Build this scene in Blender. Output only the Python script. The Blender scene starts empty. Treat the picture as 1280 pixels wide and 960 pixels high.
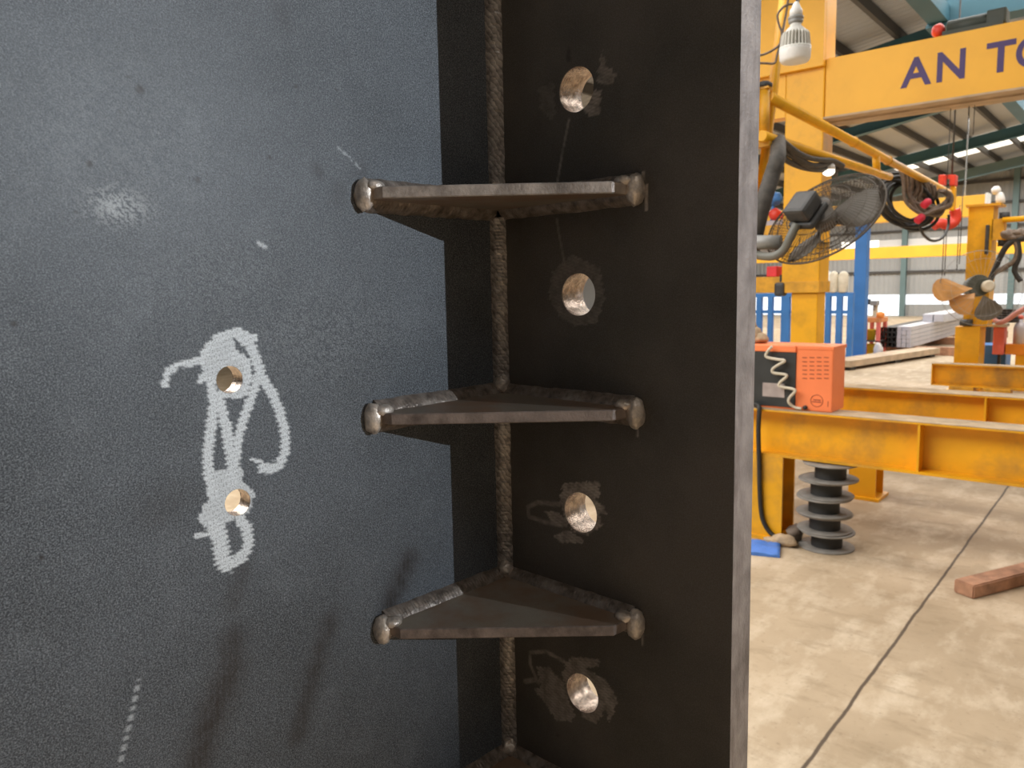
import bpy, bmesh, math, random
import numpy as np
from mathutils import Vector, Matrix, Euler, noise
random.seed(7); np.random.seed(7)
SC = bpy.context.scene
COL = SC.collection
PI = math.pi

# ------------------------------------------------------------------ camera
# world axes: x runs along the hall's crane beams, y across the bay towards the far wall, z up; floor z = 0
F = 965.0; EYE = 1.53; YAW = math.radians(40)
pitch = math.atan(120 / F); roll = math.atan(160 / 7760.0)
def rz(v, a): return Vector((v[0]*math.cos(a) - v[1]*math.sin(a), v[0]*math.sin(a) + v[1]*math.cos(a), v[2]))
W0 = Vector((0, math.cos(pitch), -math.sin(pitch))); R0 = Vector((1, 0, 0)); U0 = R0.cross(W0)
FWD = rz(W0, YAW); RGT = rz(R0*math.cos(roll) - U0*math.sin(roll), YAW); UPV = rz(R0*math.sin(roll) + U0*math.cos(roll), YAW)
CAM = Vector((0, 0, EYE)); FLAT = rz(Vector((0, 1, 0)), YAW)
def ray(px, py): return FWD + RGT*((px - 640)/F) + UPV*((480 - py)/F)
def pz(px, py, z): k = ray(px, py); return CAM + k*((z - EYE)/k.z)          # where a sight line meets height z
def pd(px, py, d): k = ray(px, py); return CAM + k*(d/k.dot(FLAT))          # ... stands d metres ahead
def py_(px, py, y): k = ray(px, py); return CAM + k*(y/k.y)                  # ... meets the plane y
cd = bpy.data.cameras.new('camera'); cam = bpy.data.objects.new('camera', cd); COL.objects.link(cam)
cam.matrix_world = Matrix(((RGT.x, UPV.x, -FWD.x, 0), (RGT.y, UPV.y, -FWD.y, 0), (RGT.z, UPV.z, -FWD.z, EYE), (0, 0, 0, 1)))
cd.sensor_width = 36; cd.lens = F/1280*36; cd.clip_start = .02; cd.clip_end = 200
cd.dof.use_dof = True; cd.dof.focus_distance = .44; cd.dof.aperture_fstop = 26
SC.camera = cam

# ------------------------------------------------------------------ light
SC.view_settings.view_transform = 'Standard'; SC.view_settings.look = 'None'
SC.view_settings.gamma = 1; SC.view_settings.use_curve_mapping = False
SC.view_settings.exposure = 0.0
wd = bpy.data.worlds.new('world'); SC.world = wd; wd.use_nodes = True
bg = wd.node_tree.nodes['Background']; bg.inputs[0].default_value = (.95, .98, 1, 1); bg.inputs[1].default_value = 1.6
CZ = 6.63; SL = .162                                    # roof height over x = 0 and its slope along x
def roofz(x): return CZ + SL*x
def area(name, x, y, sx, sy, power, col=(1, .97, .92), dz=.5):
    l = bpy.data.lights.new(name, 'AREA'); l.shape = 'RECTANGLE'; l.size = sx; l.size_y = sy; l.energy = power; l.color = col
    o = bpy.data.objects.new(name, l); COL.objects.link(o); o.location = (x, y, roofz(x) - dz); o.rotation_euler = (0, -math.atan(SL), 0)
    return o
WM = (1, .97, .93)
for X_, Y_, SX_, SY_, PW_ in ((-6, -.5, 8, 4, 1000), (-4, 5.0, 7, 1.6, 200), (-1, 10, 7, 1.4, 260), (4.5, -1.5, 4, 2.5, 45), (6, 6, 5, 3, 480), (-5, 12.5, 10, 2, 380), (-5, 18.5, 12, 3, 700), (-6, 24, 14, 3, 900), (-7, 31.6, 16, 2, 900), (6, 20, 6, 8, 500)):
    area('roof_fill', X_, Y_, SX_, SY_, PW_, WM)  # area lights added under the roof to brighten hall and steel
CO = rz(Vector((-.00695, .5003, 0)), YAW)              # corner of the steel column's web and flange, on the floor
FX = Vector((math.cos(math.radians(-4)), math.sin(math.radians(-4)), 0)); FY = Vector((-FX.y, FX.x, 0))
def colp(x, y, z): return CO + FX*x + FY*y + Vector((0, 0, z))              # column-local -> world
tgt = colp(0, -.12, 1.82)
kl = bpy.data.lights.new('work_lamp_light', 'SPOT'); kl.energy = 640; kl.color = (.80, .90, 1.0); kl.shadow_soft_size = .012
kl.spot_size = math.radians(15); kl.spot_blend = 1.0
ko = bpy.data.objects.new('work_lamp_light', kl); COL.objects.link(ko)
ldir = (FX*.166 + FY*.0485).normalized() + Vector((0, 0, .13)); ko.location = tgt + ldir*5.2
ko.rotation_euler = (tgt - ko.location).to_track_quat('-Z', 'Y').to_euler()

# ------------------------------------------------------------------ helpers
class MB:
    def __init__(s): s.bm = bmesh.new(); s.mi = 0
    def face(s, vs, smooth=False):
        try: f = s.bm.faces.new(vs); f.material_index = s.mi; f.smooth = smooth; return f
        except ValueError: return None
    def hexa(s, p):                                     # 8 corners: bottom ring then top ring
        v = [s.bm.verts.new(q) for q in p]
        for i in ((3,2,1,0), (4,5,6,7), (0,1,5,4), (1,2,6,5), (2,3,7,6), (3,0,4,7)): s.face([v[k] for k in i])
        return v
    def box(s, a, b, bev=0, M=None):
        x0, x1 = sorted((a[0], b[0])); y0, y1 = sorted((a[1], b[1])); z0, z1 = sorted((a[2], b[2]))
        p = [Vector(q) for q in ((x0,y0,z0),(x1,y0,z0),(x1,y1,z0),(x0,y1,z0),(x0,y0,z1),(x1,y0,z1),(x1,y1,z1),(x0,y1,z1))]
        if M: p = [M @ q for q in p]
        v = s.hexa(p)
        if bev:
            ed = {e for w in v for e in w.link_edges}
            bmesh.ops.bevel(s.bm, geom=list(ed), offset=bev, segments=2, affect='EDGES', profile=.6, material=-1)
        return s
    def prism(s, poly, d):                              # closed polygon of points, swept by vector d
        a = [s.bm.verts.new(q) for q in poly]; b = [s.bm.verts.new(Vector(q) + d) for q in poly]; n = len(a)
        s.face(a[::-1]); s.face(b)
        for i in range(n): s.face([a[i], a[(i+1) % n], b[(i+1) % n], b[i]])
        return s
    def tube(s, pts, r, n=8, caps=True, closed=False):
        pts = [Vector(p) for p in pts]; m = len(pts); rr = r if isinstance(r, (list, tuple)) else [r]*m
        t0 = (pts[1] - pts[0]).normalized(); a = t0.orthogonal().normalized(); rings = []
        for i, p in enumerate(pts):
            if closed: t = (pts[(i+1) % m] - pts[i-1]).normalized()
            else: t = (pts[min(i+1, m-1)] - pts[max(i-1, 0)]).normalized()
            a = (a - t*a.dot(t)).normalized(); b = t.cross(a)
            rings.append([s.bm.verts.new(p + (a*math.cos(2*PI*k/n) + b*math.sin(2*PI*k/n))*rr[i]) for k in range(n)])
        for i in range(m if closed else m-1):
            A, B = rings[i], rings[(i+1) % m]
            for k in range(n): s.face([A[k], A[(k+1) % n], B[(k+1) % n], B[k]], True)
        if caps and not closed: s.face(rings[0][::-1]); s.face(rings[-1])
        return s
    def lathe(s, prof, org=(0,0,0), ax=(0,0,1), n=32, caps=True, smooth=True):   # prof: (radius, height)
        ax = Vector(ax).normalized(); a = ax.orthogonal().normalized(); b = ax.cross(a); org = Vector(org); rings = []
        for r, h in prof: rings.append([s.bm.verts.new(org + ax*h + (a*math.cos(2*PI*k/n) + b*math.sin(2*PI*k/n))*max(r, 1e-5)) for k in range(n)])
        for A, B in zip(rings, rings[1:]):
            for k in range(n): s.face([A[k], A[(k+1) % n], B[(k+1) % n], B[k]], smooth)
        if caps: s.face(rings[0][::-1]); s.face(rings[-1])
        return s
    def ring(s, c, ax, R, r, n=40, m=6):
        ax = Vector(ax).normalized(); a = ax.orthogonal().normalized(); b = ax.cross(a)
        return s.tube([Vector(c) + (a*math.cos(2*PI*k/n) + b*math.sin(2*PI*k/n))*R for k in range(n)], r, m, closed=True)
    def blob(s, c, rad, seed=0, amp=.2, nu=16, nv=10, M=None, freq=1.6):
        c = Vector(c); rings = []
        for j in range(nv+1):
            th = PI*j/nv; rw = []
            for i in range(nu):
                ph = 2*PI*i/nu; d = Vector((math.sin(th)*math.cos(ph), math.sin(th)*math.sin(ph), math.cos(th)))
                k = 1 + amp*noise.noise(d*freq + Vector((seed*7.1, seed*3.3, seed)))
                q = Vector((d.x*rad[0], d.y*rad[1], d.z*rad[2]))*k
                if M: q = M @ q
                rw.append(s.bm.verts.new(c + q))
            rings.append(rw)
        for A, B in zip(rings, rings[1:]):
            for i in range(nu): s.face([A[i], B[i], B[(i+1) % nu], A[(i+1) % nu]], True)
        bmesh.ops.remove_doubles(s.bm, verts=rings[0] + rings[-1], dist=1e-6)
        return s
    def build(s, name, mats, parent=None, off=None):
        me = bpy.data.meshes.new(name)
        if off is not None: bmesh.ops.translate(s.bm, verts=s.bm.verts, vec=-Vector(off))
        bmesh.ops.recalc_face_normals(s.bm, faces=s.bm.faces); s.bm.to_mesh(me); s.bm.free()
        for m in (mats if isinstance(mats, (list, tuple)) else [mats]): me.materials.append(m)
        o = bpy.data.objects.new(name, me); COL.objects.link(o)
        if parent: o.parent = parent
        return o
def spline(P, k=8):
    P = [Vector(p) for p in P]; out = []
    for i in range(len(P)-1):
        p0, p1, p2, p3 = P[max(i-1, 0)], P[i], P[i+1], P[min(i+2, len(P)-1)]
        for j in range(k):
            t = j/k; out.append(.5*((2*p1) + (p2-p0)*t + (2*p0-5*p1+4*p2-p3)*t*t + (3*p1-p0-3*p2+p3)*t**3))
    return out + [P[-1]]
def tag(o, label, cat, group=None):
    o['label'] = label; o['category'] = cat
    if group: o['group'] = group
    return o
def thing(name, loc, label, cat, group=None, rot=0):
    o = bpy.data.objects.new(name, None); COL.objects.link(o); o.location = loc; o.rotation_euler = (0, 0, rot); o.empty_display_size = .05
    return tag(o, label, cat, group)
def solo(mb, name, mats, loc, label, cat, group=None):                       # a thing that is one mesh, built in world coordinates
    o = mb.build(name, mats, None, loc); o.location = loc; return tag(o, label, cat, group)
def struct(mb, name, mats, loc=(0, 0, 0)):
    o = mb.build(name, mats, None, loc); o.location = loc; o['kind'] = 'structure'; return o
def copy_tree(o, parent=None):
    kids = [c for c in COL.objects if c.parent == o]
    c = o.copy(); COL.objects.link(c)
    if parent: c.parent = parent
    for k in kids: copy_tree(k, c)
    return c

# ------------------------------------------------------------------ materials
MATS = {}
def mat(name, col, rough=.6, metal=0, var=.15, scale=6, dirt_dark=None, dirt_amt=0, dirt_scale=3, emit=0, bump=0, bscale=200, spec=.5, stretch=None):
    m = bpy.data.materials.new(name); m.use_nodes = True; nt = m.node_tree; N = nt.nodes; L = nt.links
    b = N['Principled BSDF']; b.inputs['Roughness'].default_value = rough; b.inputs['Metallic'].default_value = metal
    b.inputs['Specular IOR Level'].default_value = spec
    tc = N.new('ShaderNodeTexCoord')
    nz = N.new('ShaderNodeTexNoise'); nz.inputs['Scale'].default_value = scale; nz.inputs['Detail'].default_value = 5; L.new(tc.outputs['Object'], nz.inputs['Vector'])
    rp = N.new('ShaderNodeValToRGB'); L.new(nz.outputs['Fac'], rp.inputs[0])
    rp.color_ramp.elements[0].position = .3; rp.color_ramp.elements[1].position = .7
    rp.color_ramp.elements[0].color = tuple(c*(1-var) for c in col) + (1,); rp.color_ramp.elements[1].color = tuple(min(1, c*(1+var)) for c in col) + (1,)
    out = rp.outputs[0]
    if dirt_dark:
        n2 = N.new('ShaderNodeTexNoise'); n2.inputs['Scale'].default_value = dirt_scale; n2.inputs['Detail'].default_value = 8; n2.inputs['Roughness'].default_value = .65; mpn = N.new('ShaderNodeMapping'); mpn.inputs['Scale'].default_value = stretch or (1, 1, 1); L.new(tc.outputs['Object'], mpn.inputs[0]); L.new(mpn.outputs[0], n2.inputs['Vector'])
        r2 = N.new('ShaderNodeValToRGB'); r2.color_ramp.elements[0].position = .48; r2.color_ramp.elements[1].position = .72; L.new(n2.outputs['Fac'], r2.inputs[0])
        mu = N.new('ShaderNodeMath'); mu.operation = 'MULTIPLY'; mu.inputs[1].default_value = dirt_amt; L.new(r2.outputs[0], mu.inputs[0])
        mx = N.new('ShaderNodeMixRGB'); L.new(mu.outputs[0], mx.inputs[0]); L.new(out, mx.inputs[1]); mx.inputs[2].default_value = tuple(dirt_dark) + (1,); out = mx.outputs[0]
    L.new(out, b.inputs['Base Color'])
    if emit: b.inputs['Emission Strength'].default_value = emit; b.inputs['Emission Color'].default_value = tuple(col) + (1,)
    if bump:
        n3 = N.new('ShaderNodeTexNoise'); n3.inputs['Scale'].default_value = bscale; n3.inputs['Detail'].default_value = 4; L.new(tc.outputs['Object'], n3.inputs['Vector'])
        bp = N.new('ShaderNodeBump'); bp.inputs['Strength'].default_value = bump; bp.inputs['Distance'].default_value = .5/bscale; L.new(n3.outputs['Fac'], bp.inputs['Height']); L.new(bp.outputs[0], b.inputs['Normal'])
    MATS[name] = m
    return m
def node(N, t, **kw):
    n = N.new(t)
    for k, v in kw.items(): setattr(n, k, v)
    return n

def steel_mat(name, base_lo, base_hi, grain, rough=.5, rust=0):
    """mill-scale plate: fine grain, larger clouding, and chalk / scuff / dirt masks carried by the mesh"""
    m = bpy.data.materials.new(name); m.use_nodes = True; nt = m.node_tree; N = nt.nodes; L = nt.links; b = N['Principled BSDF']
    tc = N.new('ShaderNodeTexCoord')
    def noise_(sc, det=4, rg=.6):
        n = N.new('ShaderNodeTexNoise'); n.inputs['Scale'].default_value = sc; n.inputs['Detail'].default_value = det; n.inputs['Roughness'].default_value = rg
        L.new(tc.outputs['Object'], n.inputs['Vector']); return n.outputs['Fac']
    def ramp(i, p0, p1, c0=0, c1=1):
        r = N.new('ShaderNodeMapRange'); r.inputs[1].default_value = p0; r.inputs[2].default_value = p1; r.inputs[3].default_value = c0; r.inputs[4].default_value = c1; L.new(i, r.inputs[0]); return r.outputs[0]
    def mul(a, c):
        n = node(N, 'ShaderNodeMath', operation='MULTIPLY'); L.new(a, n.inputs[0])
        if isinstance(c, float): n.inputs[1].default_value = c
        else: L.new(c, n.inputs[1])
        return n.outputs[0]
    def mix(f, a, c):
        n = N.new('ShaderNodeMixRGB'); L.new(f, n.inputs[0])
        for i, v in ((1, a), (2, c)):
            if isinstance(v, tuple): n.inputs[i].default_value = v + (1,)
            else: L.new(v, n.inputs[i])
        return n.outputs[0]
    def attr(nm):
        n = N.new('ShaderNodeAttribute'); n.attribute_name = nm; return n.outputs['Fac']
    g = noise_(1300, 3, .7); cloud = noise_(9, 6, .6); speck = noise_(160, 3, .6); spot = noise_(55, 2, .4)
    c = mix(ramp(cloud, .36, .64), base_lo, base_hi); streak = noise_(38, 5, .65); c = mix(ramp(streak, .52, .72, 0, grain*.30), c, (.30, .32, .34))
    c = mix(ramp(g, .48, .72, 0, grain), c, (.46, .48, .50)); c = mix(ramp(g, .5, .30, 0, grain*1.6), c, (.008, .008, .010))
    wn = N.new('ShaderNodeTexWhiteNoise'); sn = N.new('ShaderNodeVectorMath'); sn.operation = 'SNAP'; sn.inputs[1].default_value = (.00048,)*3; L.new(tc.outputs['Object'], sn.inputs[0]); L.new(sn.outputs[0], wn.inputs['Vector']); wv = wn.outputs['Value']
    c = mix(ramp(wv, .62, 1., 0, grain*.42), c, (.50, .53, .56)); c = mix(ramp(wv, .35, 0, 0, grain*.75), c, (.006, .006, .008))
    if rust: c = mix(ramp(noise_(24, 5, .6), .44, .62, 0, rust), c, (.26, .11, .045))
    c = mix(ramp(spot, .74, .80, 0, .7), c, (.015, .013, .012))
    c = mix(mul(attr('dirt_dark'), ramp(speck, .3, .6, .55, 1)), c, (.026, .017, .013))
    c = mix(mul(attr('scuff'), ramp(speck, .35, .62, .35, 1)), c, (.56, .48, .42))
    ck = mul(attr('chalk'), ramp(g, .36, .50, .40, 1))
    c = mix(ck, c, (.90, .93, .95))
    L.new(c, b.inputs['Base Color'])
    rr = ramp(g, .3, .7, rough-.1, rough+.12)
    mr = N.new('ShaderNodeMix'); L.new(ck, mr.inputs[0]); L.new(rr, mr.inputs[2]); mr.inputs[3].default_value = .95; L.new(mr.outputs[0], b.inputs['Roughness'])
    b.inputs['Metallic'].default_value = 0; b.inputs['Specular IOR Level'].default_value = .45
    bp = N.new('ShaderNodeBump'); bp.inputs['Strength'].default_value = .05; bp.inputs['Distance'].default_value = .0003; L.new(g, bp.inputs['Height']); L.new(bp.outputs[0], b.inputs['Normal'])
    return m
M_web = steel_mat('blue_grey_mill_scale', (.048, .054, .062), (.090, .100, .114), .48)
M_flg = steel_mat('brown_black_mill_scale', (.082, .070, .055), (.150, .126, .104), .12, .48)
M_gus = steel_mat('dark_plate_scale', rust=.5, base_lo=(.23, .185, .14), base_hi=(.36, .31, .245), grain=.10, rough=.45)
M_cut = mat('sawn_steel_edge', (.34, .30, .285), .48, .3, .3, 70, (.085, .058, .05), .9, 34, bump=.5, bscale=500, stretch=(1.6, 1.6, .28))
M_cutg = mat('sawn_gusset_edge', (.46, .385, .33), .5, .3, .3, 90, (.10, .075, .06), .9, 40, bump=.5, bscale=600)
M_fil = mat('fillet_metal', (.25, .20, .165), .36, .4, .5, 200, (.52, .45, .39), .75, 120, bump=.5, bscale=600)
M_cuts = mat('shaded_gusset_edge', (.27, .205, .17), .55, .2, .3, 90, (.06, .04, .033), .9, 40, bump=.5, bscale=600)  # sawn edge of the lower gussets; their shade is put into the colour
M_weld = mat('weld_metal', (.34, .295, .26), .36, .45, .45, 260, (.62, .56, .50), .75, 170, bump=.5, bscale=700)
M_weldb = mat('bright_weld_metal', (.74, .64, .55), .34, .5, .35, 180, (.22, .15, .11), .5, 130, bump=.6, bscale=700)
M_bore = mat('drilled_bore', (.46, .38, .32), .27, .9, .35, 300, (.16, .09, .055), .8, 240, bump=.6, bscale=900)
YD = (.14, .07, .02)
M_yel = mat('yellow_paint', (.84, .42, .006), .42, 0, .06, 2.5, YD, .35, 3)
M_yelb = mat('yellow_beam_paint', (.82, .40, .006), .45, 0, .10, 4, (.22, .13, .06), .75, 2.2, bump=.15, bscale=90)
M_yelg = mat('yellow_girder_paint', (.90, .47, .035), .5, 0, .05, 1.5, (.55, .25, .02), .3, 1)
M_yeld = mat('yellow_worn_paint', (.70, .35, .02), .5, 0, .15, 8, YD, .5, 6)
M_topd = mat('dusty_flange_top', (.42, .31, .19), .8, 0, .25, 8, (.20, .15, .10), .5, 10)
M_blu = mat('blue_paint', (.04, .17, .46), .5, 0, .12, 3)
M_teal = mat('blue_green_paint', (.035, .115, .155), .6, 0, .12, 1.5)
M_blk = mat('black_rubber', (.022, .021, .02), .55, 0, .3, 20)
M_hose = mat('dusty_black_hose', (.055, .048, .04), .7, 0, .3, 30)
M_hoseb = mat('brown_grey_hose', (.17, .13, .10), .7, 0, .3, 30)
M_dkg = mat('dark_grey_plastic', (.045, .045, .045), .5, 0, .2, 20)
M_spool = mat('grey_spool_rim', (.22, .205, .185), .6, 0, .2, 15)
M_gry = mat('grey_metal', (.28, .28, .27), .5, .2, .15, 8)
M_wht = mat('white_plastic', (.80, .80, .78), .4, 0, .04, 8)
M_wht2 = mat('white_painted_fins', (.74, .73, .68), .5, 0, .05, 8)
M_org = mat('orange_enamel', (.92, .24, .085), .45, 0, .06, 5)
M_red = mat('red_paint', (.70, .055, .03), .45, 0, .12, 8)
M_pink = mat('faded_red_paint', (.75, .17, .13), .6, 0, .1, 8)
M_pnl = mat('dark_front_panel', (.030, .033, .034), .45, 0, .2, 8)
M_lbl = mat('faded_label', (.38, .32, .30), .6, 0, .25, 10)
M_wire = mat('cage_wire', (.07, .055, .04), .55, .2, .2, 20)
M_blade = mat('grey_fan_blade', (.13, .115, .095), .5, 0, .15, 6)
M_bladeo = mat('tan_fan_blade', (.50, .25, .07), .5, 0, .2, 6)
M_cloth = mat('tan_cloth', (.45, .33, .21), .9, 0, .3, 30)
M_bcl = mat('blue_plastic_sheet', (.07, .20, .60), .5, 0, .15, 20)
M_wood = mat('brown_timber', (.42, .22, .13), .8, 0, .25, 14, (.10, .05, .03), .6, 9, bump=.3, bscale=150)
M_galv = mat('galvanised_tube', (.56, .56, .61), .4, .25, .08, 3)
M_dark = mat('black_tube_end', (.025, .025, .025), .6, 0, .2, 8)
M_tan = mat('tan_dusty_lit_steel', (.50, .38, .26), .8, 0, .2, 5)
M_ltr = mat('purple_blue_lettering', (.075, .048, .16), .6, 0, .08, 6)
M_yob = mat('bright_yellow', (.85, .62, .03), .5, 0, .05, 5)
M_crm = mat('cream_metal', (.62, .56, .44), .6, 0, .15, 8)
M_slot = mat('dark_red_slot', (.34, .075, .03), .6)
M_lit = mat('lit_lamp_glass', (1, .96, .82), .4, 0, 0, 1, emit=2.2)
M_sky = mat('skylight_sheet', (1, .98, .88), .5, 0, 0, 1, emit=1.5)
M_opal = mat('translucent_wall_sheet', (.78, .78, .77), .6, 0, .04, .5)

def sheet_mat(name, col, axis, freq, depth, var=.1):
    m = mat(name, col, .6, 0, var, .35); nt = m.node_tree; N = nt.nodes; L = nt.links
    tc = N.new('ShaderNodeTexCoord'); w = node(N, 'ShaderNodeTexWave', bands_direction=axis); w.inputs['Scale'].default_value = freq; L.new(tc.outputs['Object'], w.inputs['Vector'])
    bp = N.new('ShaderNodeBump'); bp.inputs['Strength'].default_value = depth; bp.inputs['Distance'].default_value = .05; L.new(w.outputs['Fac'], bp.inputs['Height']); L.new(bp.outputs[0], N['Principled BSDF'].inputs['Normal'])
    return m
M_wall = sheet_mat('corrugated_wall_sheet', (.36, .365, .36), 'X', 1.6, .5)
M_roof = sheet_mat('corrugated_roof_sheet', (.36, .37, .385), 'Y', 1.6, .5)
M_tealg = mat('faded_teal_paint', (.13, .20, .205), .6, 0, .1, 1)
M_purl = mat('dark_purlin', (.07, .065, .06), .7, 0, .1, 2)

def rope(m, scale=125):
    nt = m.node_tree; N = nt.nodes; L = nt.links; b = N['Principled BSDF']; tc = N.new('ShaderNodeTexCoord')
    w = node(N, 'ShaderNodeTexWave', bands_direction='DIAGONAL', wave_profile='SAW'); w.inputs['Scale'].default_value = scale; w.inputs['Distortion'].default_value = 5; w.inputs['Detail'].default_value = 2; w.inputs['Detail Scale'].default_value = 2
    L.new(tc.outputs['Object'], w.inputs['Vector']); src = b.inputs['Base Color'].links[0].from_socket
    mx = N.new('ShaderNodeMixRGB'); mx.blend_type = 'MULTIPLY'; mx.inputs[0].default_value = .55; L.new(src, mx.inputs[1]); L.new(w.outputs['Color'], mx.inputs[2])
    ad = N.new('ShaderNodeMixRGB'); ad.blend_type = 'MULTIPLY'; ad.inputs[0].default_value = 1; L.new(mx.outputs[0], ad.inputs[1]); ad.inputs[2].default_value = (1.35, 1.35, 1.35, 1); L.new(ad.outputs[0], b.inputs['Base Color'])
    bp = N.new('ShaderNodeBump'); bp.inputs['Strength'].default_value = .5; bp.inputs['Distance'].default_value = .0006; L.new(w.outputs['Fac'], bp.inputs['Height']); L.new(bp.outputs[0], b.inputs['Normal'])
rope(M_weld)
def floor_mat():
    m = bpy.data.materials.new('worn_concrete'); m.use_nodes = True; nt = m.node_tree; N = nt.nodes; L = nt.links; b = N['Principled BSDF']
    tc = N.new('ShaderNodeTexCoord')
    def noise_(sc, det=6, rg=.6, st=None):
        n = N.new('ShaderNodeTexNoise'); n.inputs['Scale'].default_value = sc; n.inputs['Detail'].default_value = det; n.inputs['Roughness'].default_value = rg
        if st:
            mp = N.new('ShaderNodeMapping'); mp.inputs['Scale'].default_value = st; L.new(tc.outputs['Object'], mp.inputs[0]); L.new(mp.outputs[0], n.inputs['Vector'])
        else: L.new(tc.outputs['Object'], n.inputs['Vector'])
        return n.outputs['Fac']
    def mr(i, a, c, lo=0, hi=1):
        r = N.new('ShaderNodeMapRange'); r.inputs[1].default_value = a; r.inputs[2].default_value = c; r.inputs[3].default_value = lo; r.inputs[4].default_value = hi; L.new(i, r.inputs[0]); return r.outputs[0]
    def mix(f, a, c):
        n = N.new('ShaderNodeMixRGB'); L.new(f, n.inputs[0])
        for i, v in ((1, a), (2, c)):
            if isinstance(v, tuple): n.inputs[i].default_value = v + (1,)
            else: L.new(v, n.inputs[i])
        return n.outputs[0]
    c = mix(mr(noise_(.9, 8, .6), .35, .65), (.33, .25, .16), (.48, .375, .255))
    c = mix(mr(noise_(4, 8, .65, (1.6, .7, 1)), .48, .70, 0, .75), c, (.62, .52, .39))
    c = mix(mr(noise_(6, 8, .7, (.6, 1.6, 1)), .52, .72, 0, .7), c, (.26, .195, .12))
    c = mix(mr(noise_(38, 4, .6), .60, .74, 0, .55), c, (.22, .16, .10))
    sp = N.new('ShaderNodeSeparateXYZ'); L.new(tc.outputs['Object'], sp.inputs[0])
    nj = noise_(3, 4, .6); ad = node(N, 'ShaderNodeMath', operation='MULTIPLY_ADD'); L.new(nj, ad.inputs[0]); ad.inputs[1].default_value = .02; L.new(sp.outputs[0], ad.inputs[2])
    s2 = node(N, 'ShaderNodeMath', operation='ADD'); L.new(ad.outputs[0], s2.inputs[0]); s2.inputs[1].default_value = .765
    ab = node(N, 'ShaderNodeMath', operation='ABSOLUTE'); L.new(s2.outputs[0], ab.inputs[0])
    jn = mr(ab.outputs[0], .004, .009, 1, 0)
    c = mix(jn, c, (.09, .065, .045)); L.new(c, b.inputs['Base Color'])
    b.inputs['Roughness'].default_value = .7; b.inputs['Specular IOR Level'].default_value = .3
    bp = N.new('ShaderNodeBump'); bp.inputs['Strength'].default_value = .25; bp.inputs['Distance'].default_value = .004; L.new(noise_(60, 6, .7), bp.inputs['Height']); L.new(bp.outputs[0], b.inputs['Normal'])
    return m
M_floor = floor_mat()

# ------------------------------------------------------------------ the hall
XL, XR, YB, YF = -20., 14., -7., 36.
struct(MB().box((XL-.2, YB-.2, -.15), (XR+.2, YF+.2, 0)), 'floor', M_floor)
def roof_slab(y0, y1, x0=XL-.3, x1=XR+.3, th=.08, lift=0):
    m = MB(); m.hexa([(x0,y0,roofz(x0)+lift),(x1,y0,roofz(x1)+lift),(x1,y1,roofz(x1)+lift),(x0,y1,roofz(x0)+lift),
                      (x0,y0,roofz(x0)+lift+th),(x1,y0,roofz(x1)+lift+th),(x1,y1,roofz(x1)+lift+th),(x0,y1,roofz(x0)+lift+th)]); return m
struct(roof_slab(YB-.2, YF+.2), 'ceiling', M_roof)
def wall(name, x0, y0, x1, y1, z1a, z1b, z0=0):
    m = MB(); m.hexa([(x0,y0,z0),(x1,y0,z0),(x1,y1,z0),(x0,y1,z0),(x0,y0,z1a),(x1,y0,z1b),(x1,y1,z1b),(x0,y1,z1a)]); return m
struct(wall('', XL-.2, YB-.2, XL, YF+.2, roofz(XL), roofz(XL)), 'wall_left', M_wall)
struct(wall('', XR, YB-.2, XR+.2, YF+.2, roofz(XR), roofz(XR)), 'wall_right', M_wall)
struct(wall('', XL, YB-.2, XR, YB, roofz(XL), roofz(XR)), 'wall_back', M_wall)
# far wall: sheeting above a row of ground-level openings, one opening per bay
def wx(px): return py_(px, 380, YF).x
def wz(px, py): return py_(px, py, YF).z
zt = wz(1100, 368.5)
colx = [wx(1129), wx(1263)]; bay = colx[1] - colx[0]
m = MB()
m.hexa([(XL,YF,zt),(XR,YF,zt),(XR,YF+.2,zt),(XL,YF+.2,zt),(XL,YF,roofz(XL)),(XR,YF,roofz(XR)),(XR,YF+.2,roofz(XR)),(XL,YF+.2,roofz(XL))])
zl = wz(1160, 380.5)
m.box((colx[0], YF, 0), (XR, YF+.2, zl)); m.box((XL, YF, 0), (colx[0], YF+.2, wz(1100, 394.5)))
struct(m, 'wall_far', M_wall)
k = 0
for i in range(-3, 5):
    x = colx[0] + i*bay
    if x < XL+.3 or x > XR-.3: continue
    k += 1; struct(MB().box((x-.10, YF-.25, 0), (x+.10, YF-.02, roofz(x)-.05)), 'trim_%d' % k, M_tealg, (x, YF-.15, 0))
for pyy in (340, 312, 289, 262, 236):                                          # wall girts
    k += 1; z = wz(1130, pyy); struct(MB().box((XL, YF-.12, z-.05), (min(XR, XR), YF-.01, z+.05)), 'trim_%d' % k, M_purl, (0, YF, z))
z0, z1 = wz(1130, 309), wz(1130, 299)
struct(MB().box((wx(1050), YF-.05, z0), (wx(1096), YF-.005, z1)), 'window_1', M_sky)
struct(MB().box((wx(1096), YF-.05, z0), (XR-.5, YF-.005, z1)), 'window_2', M_opal)
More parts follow.
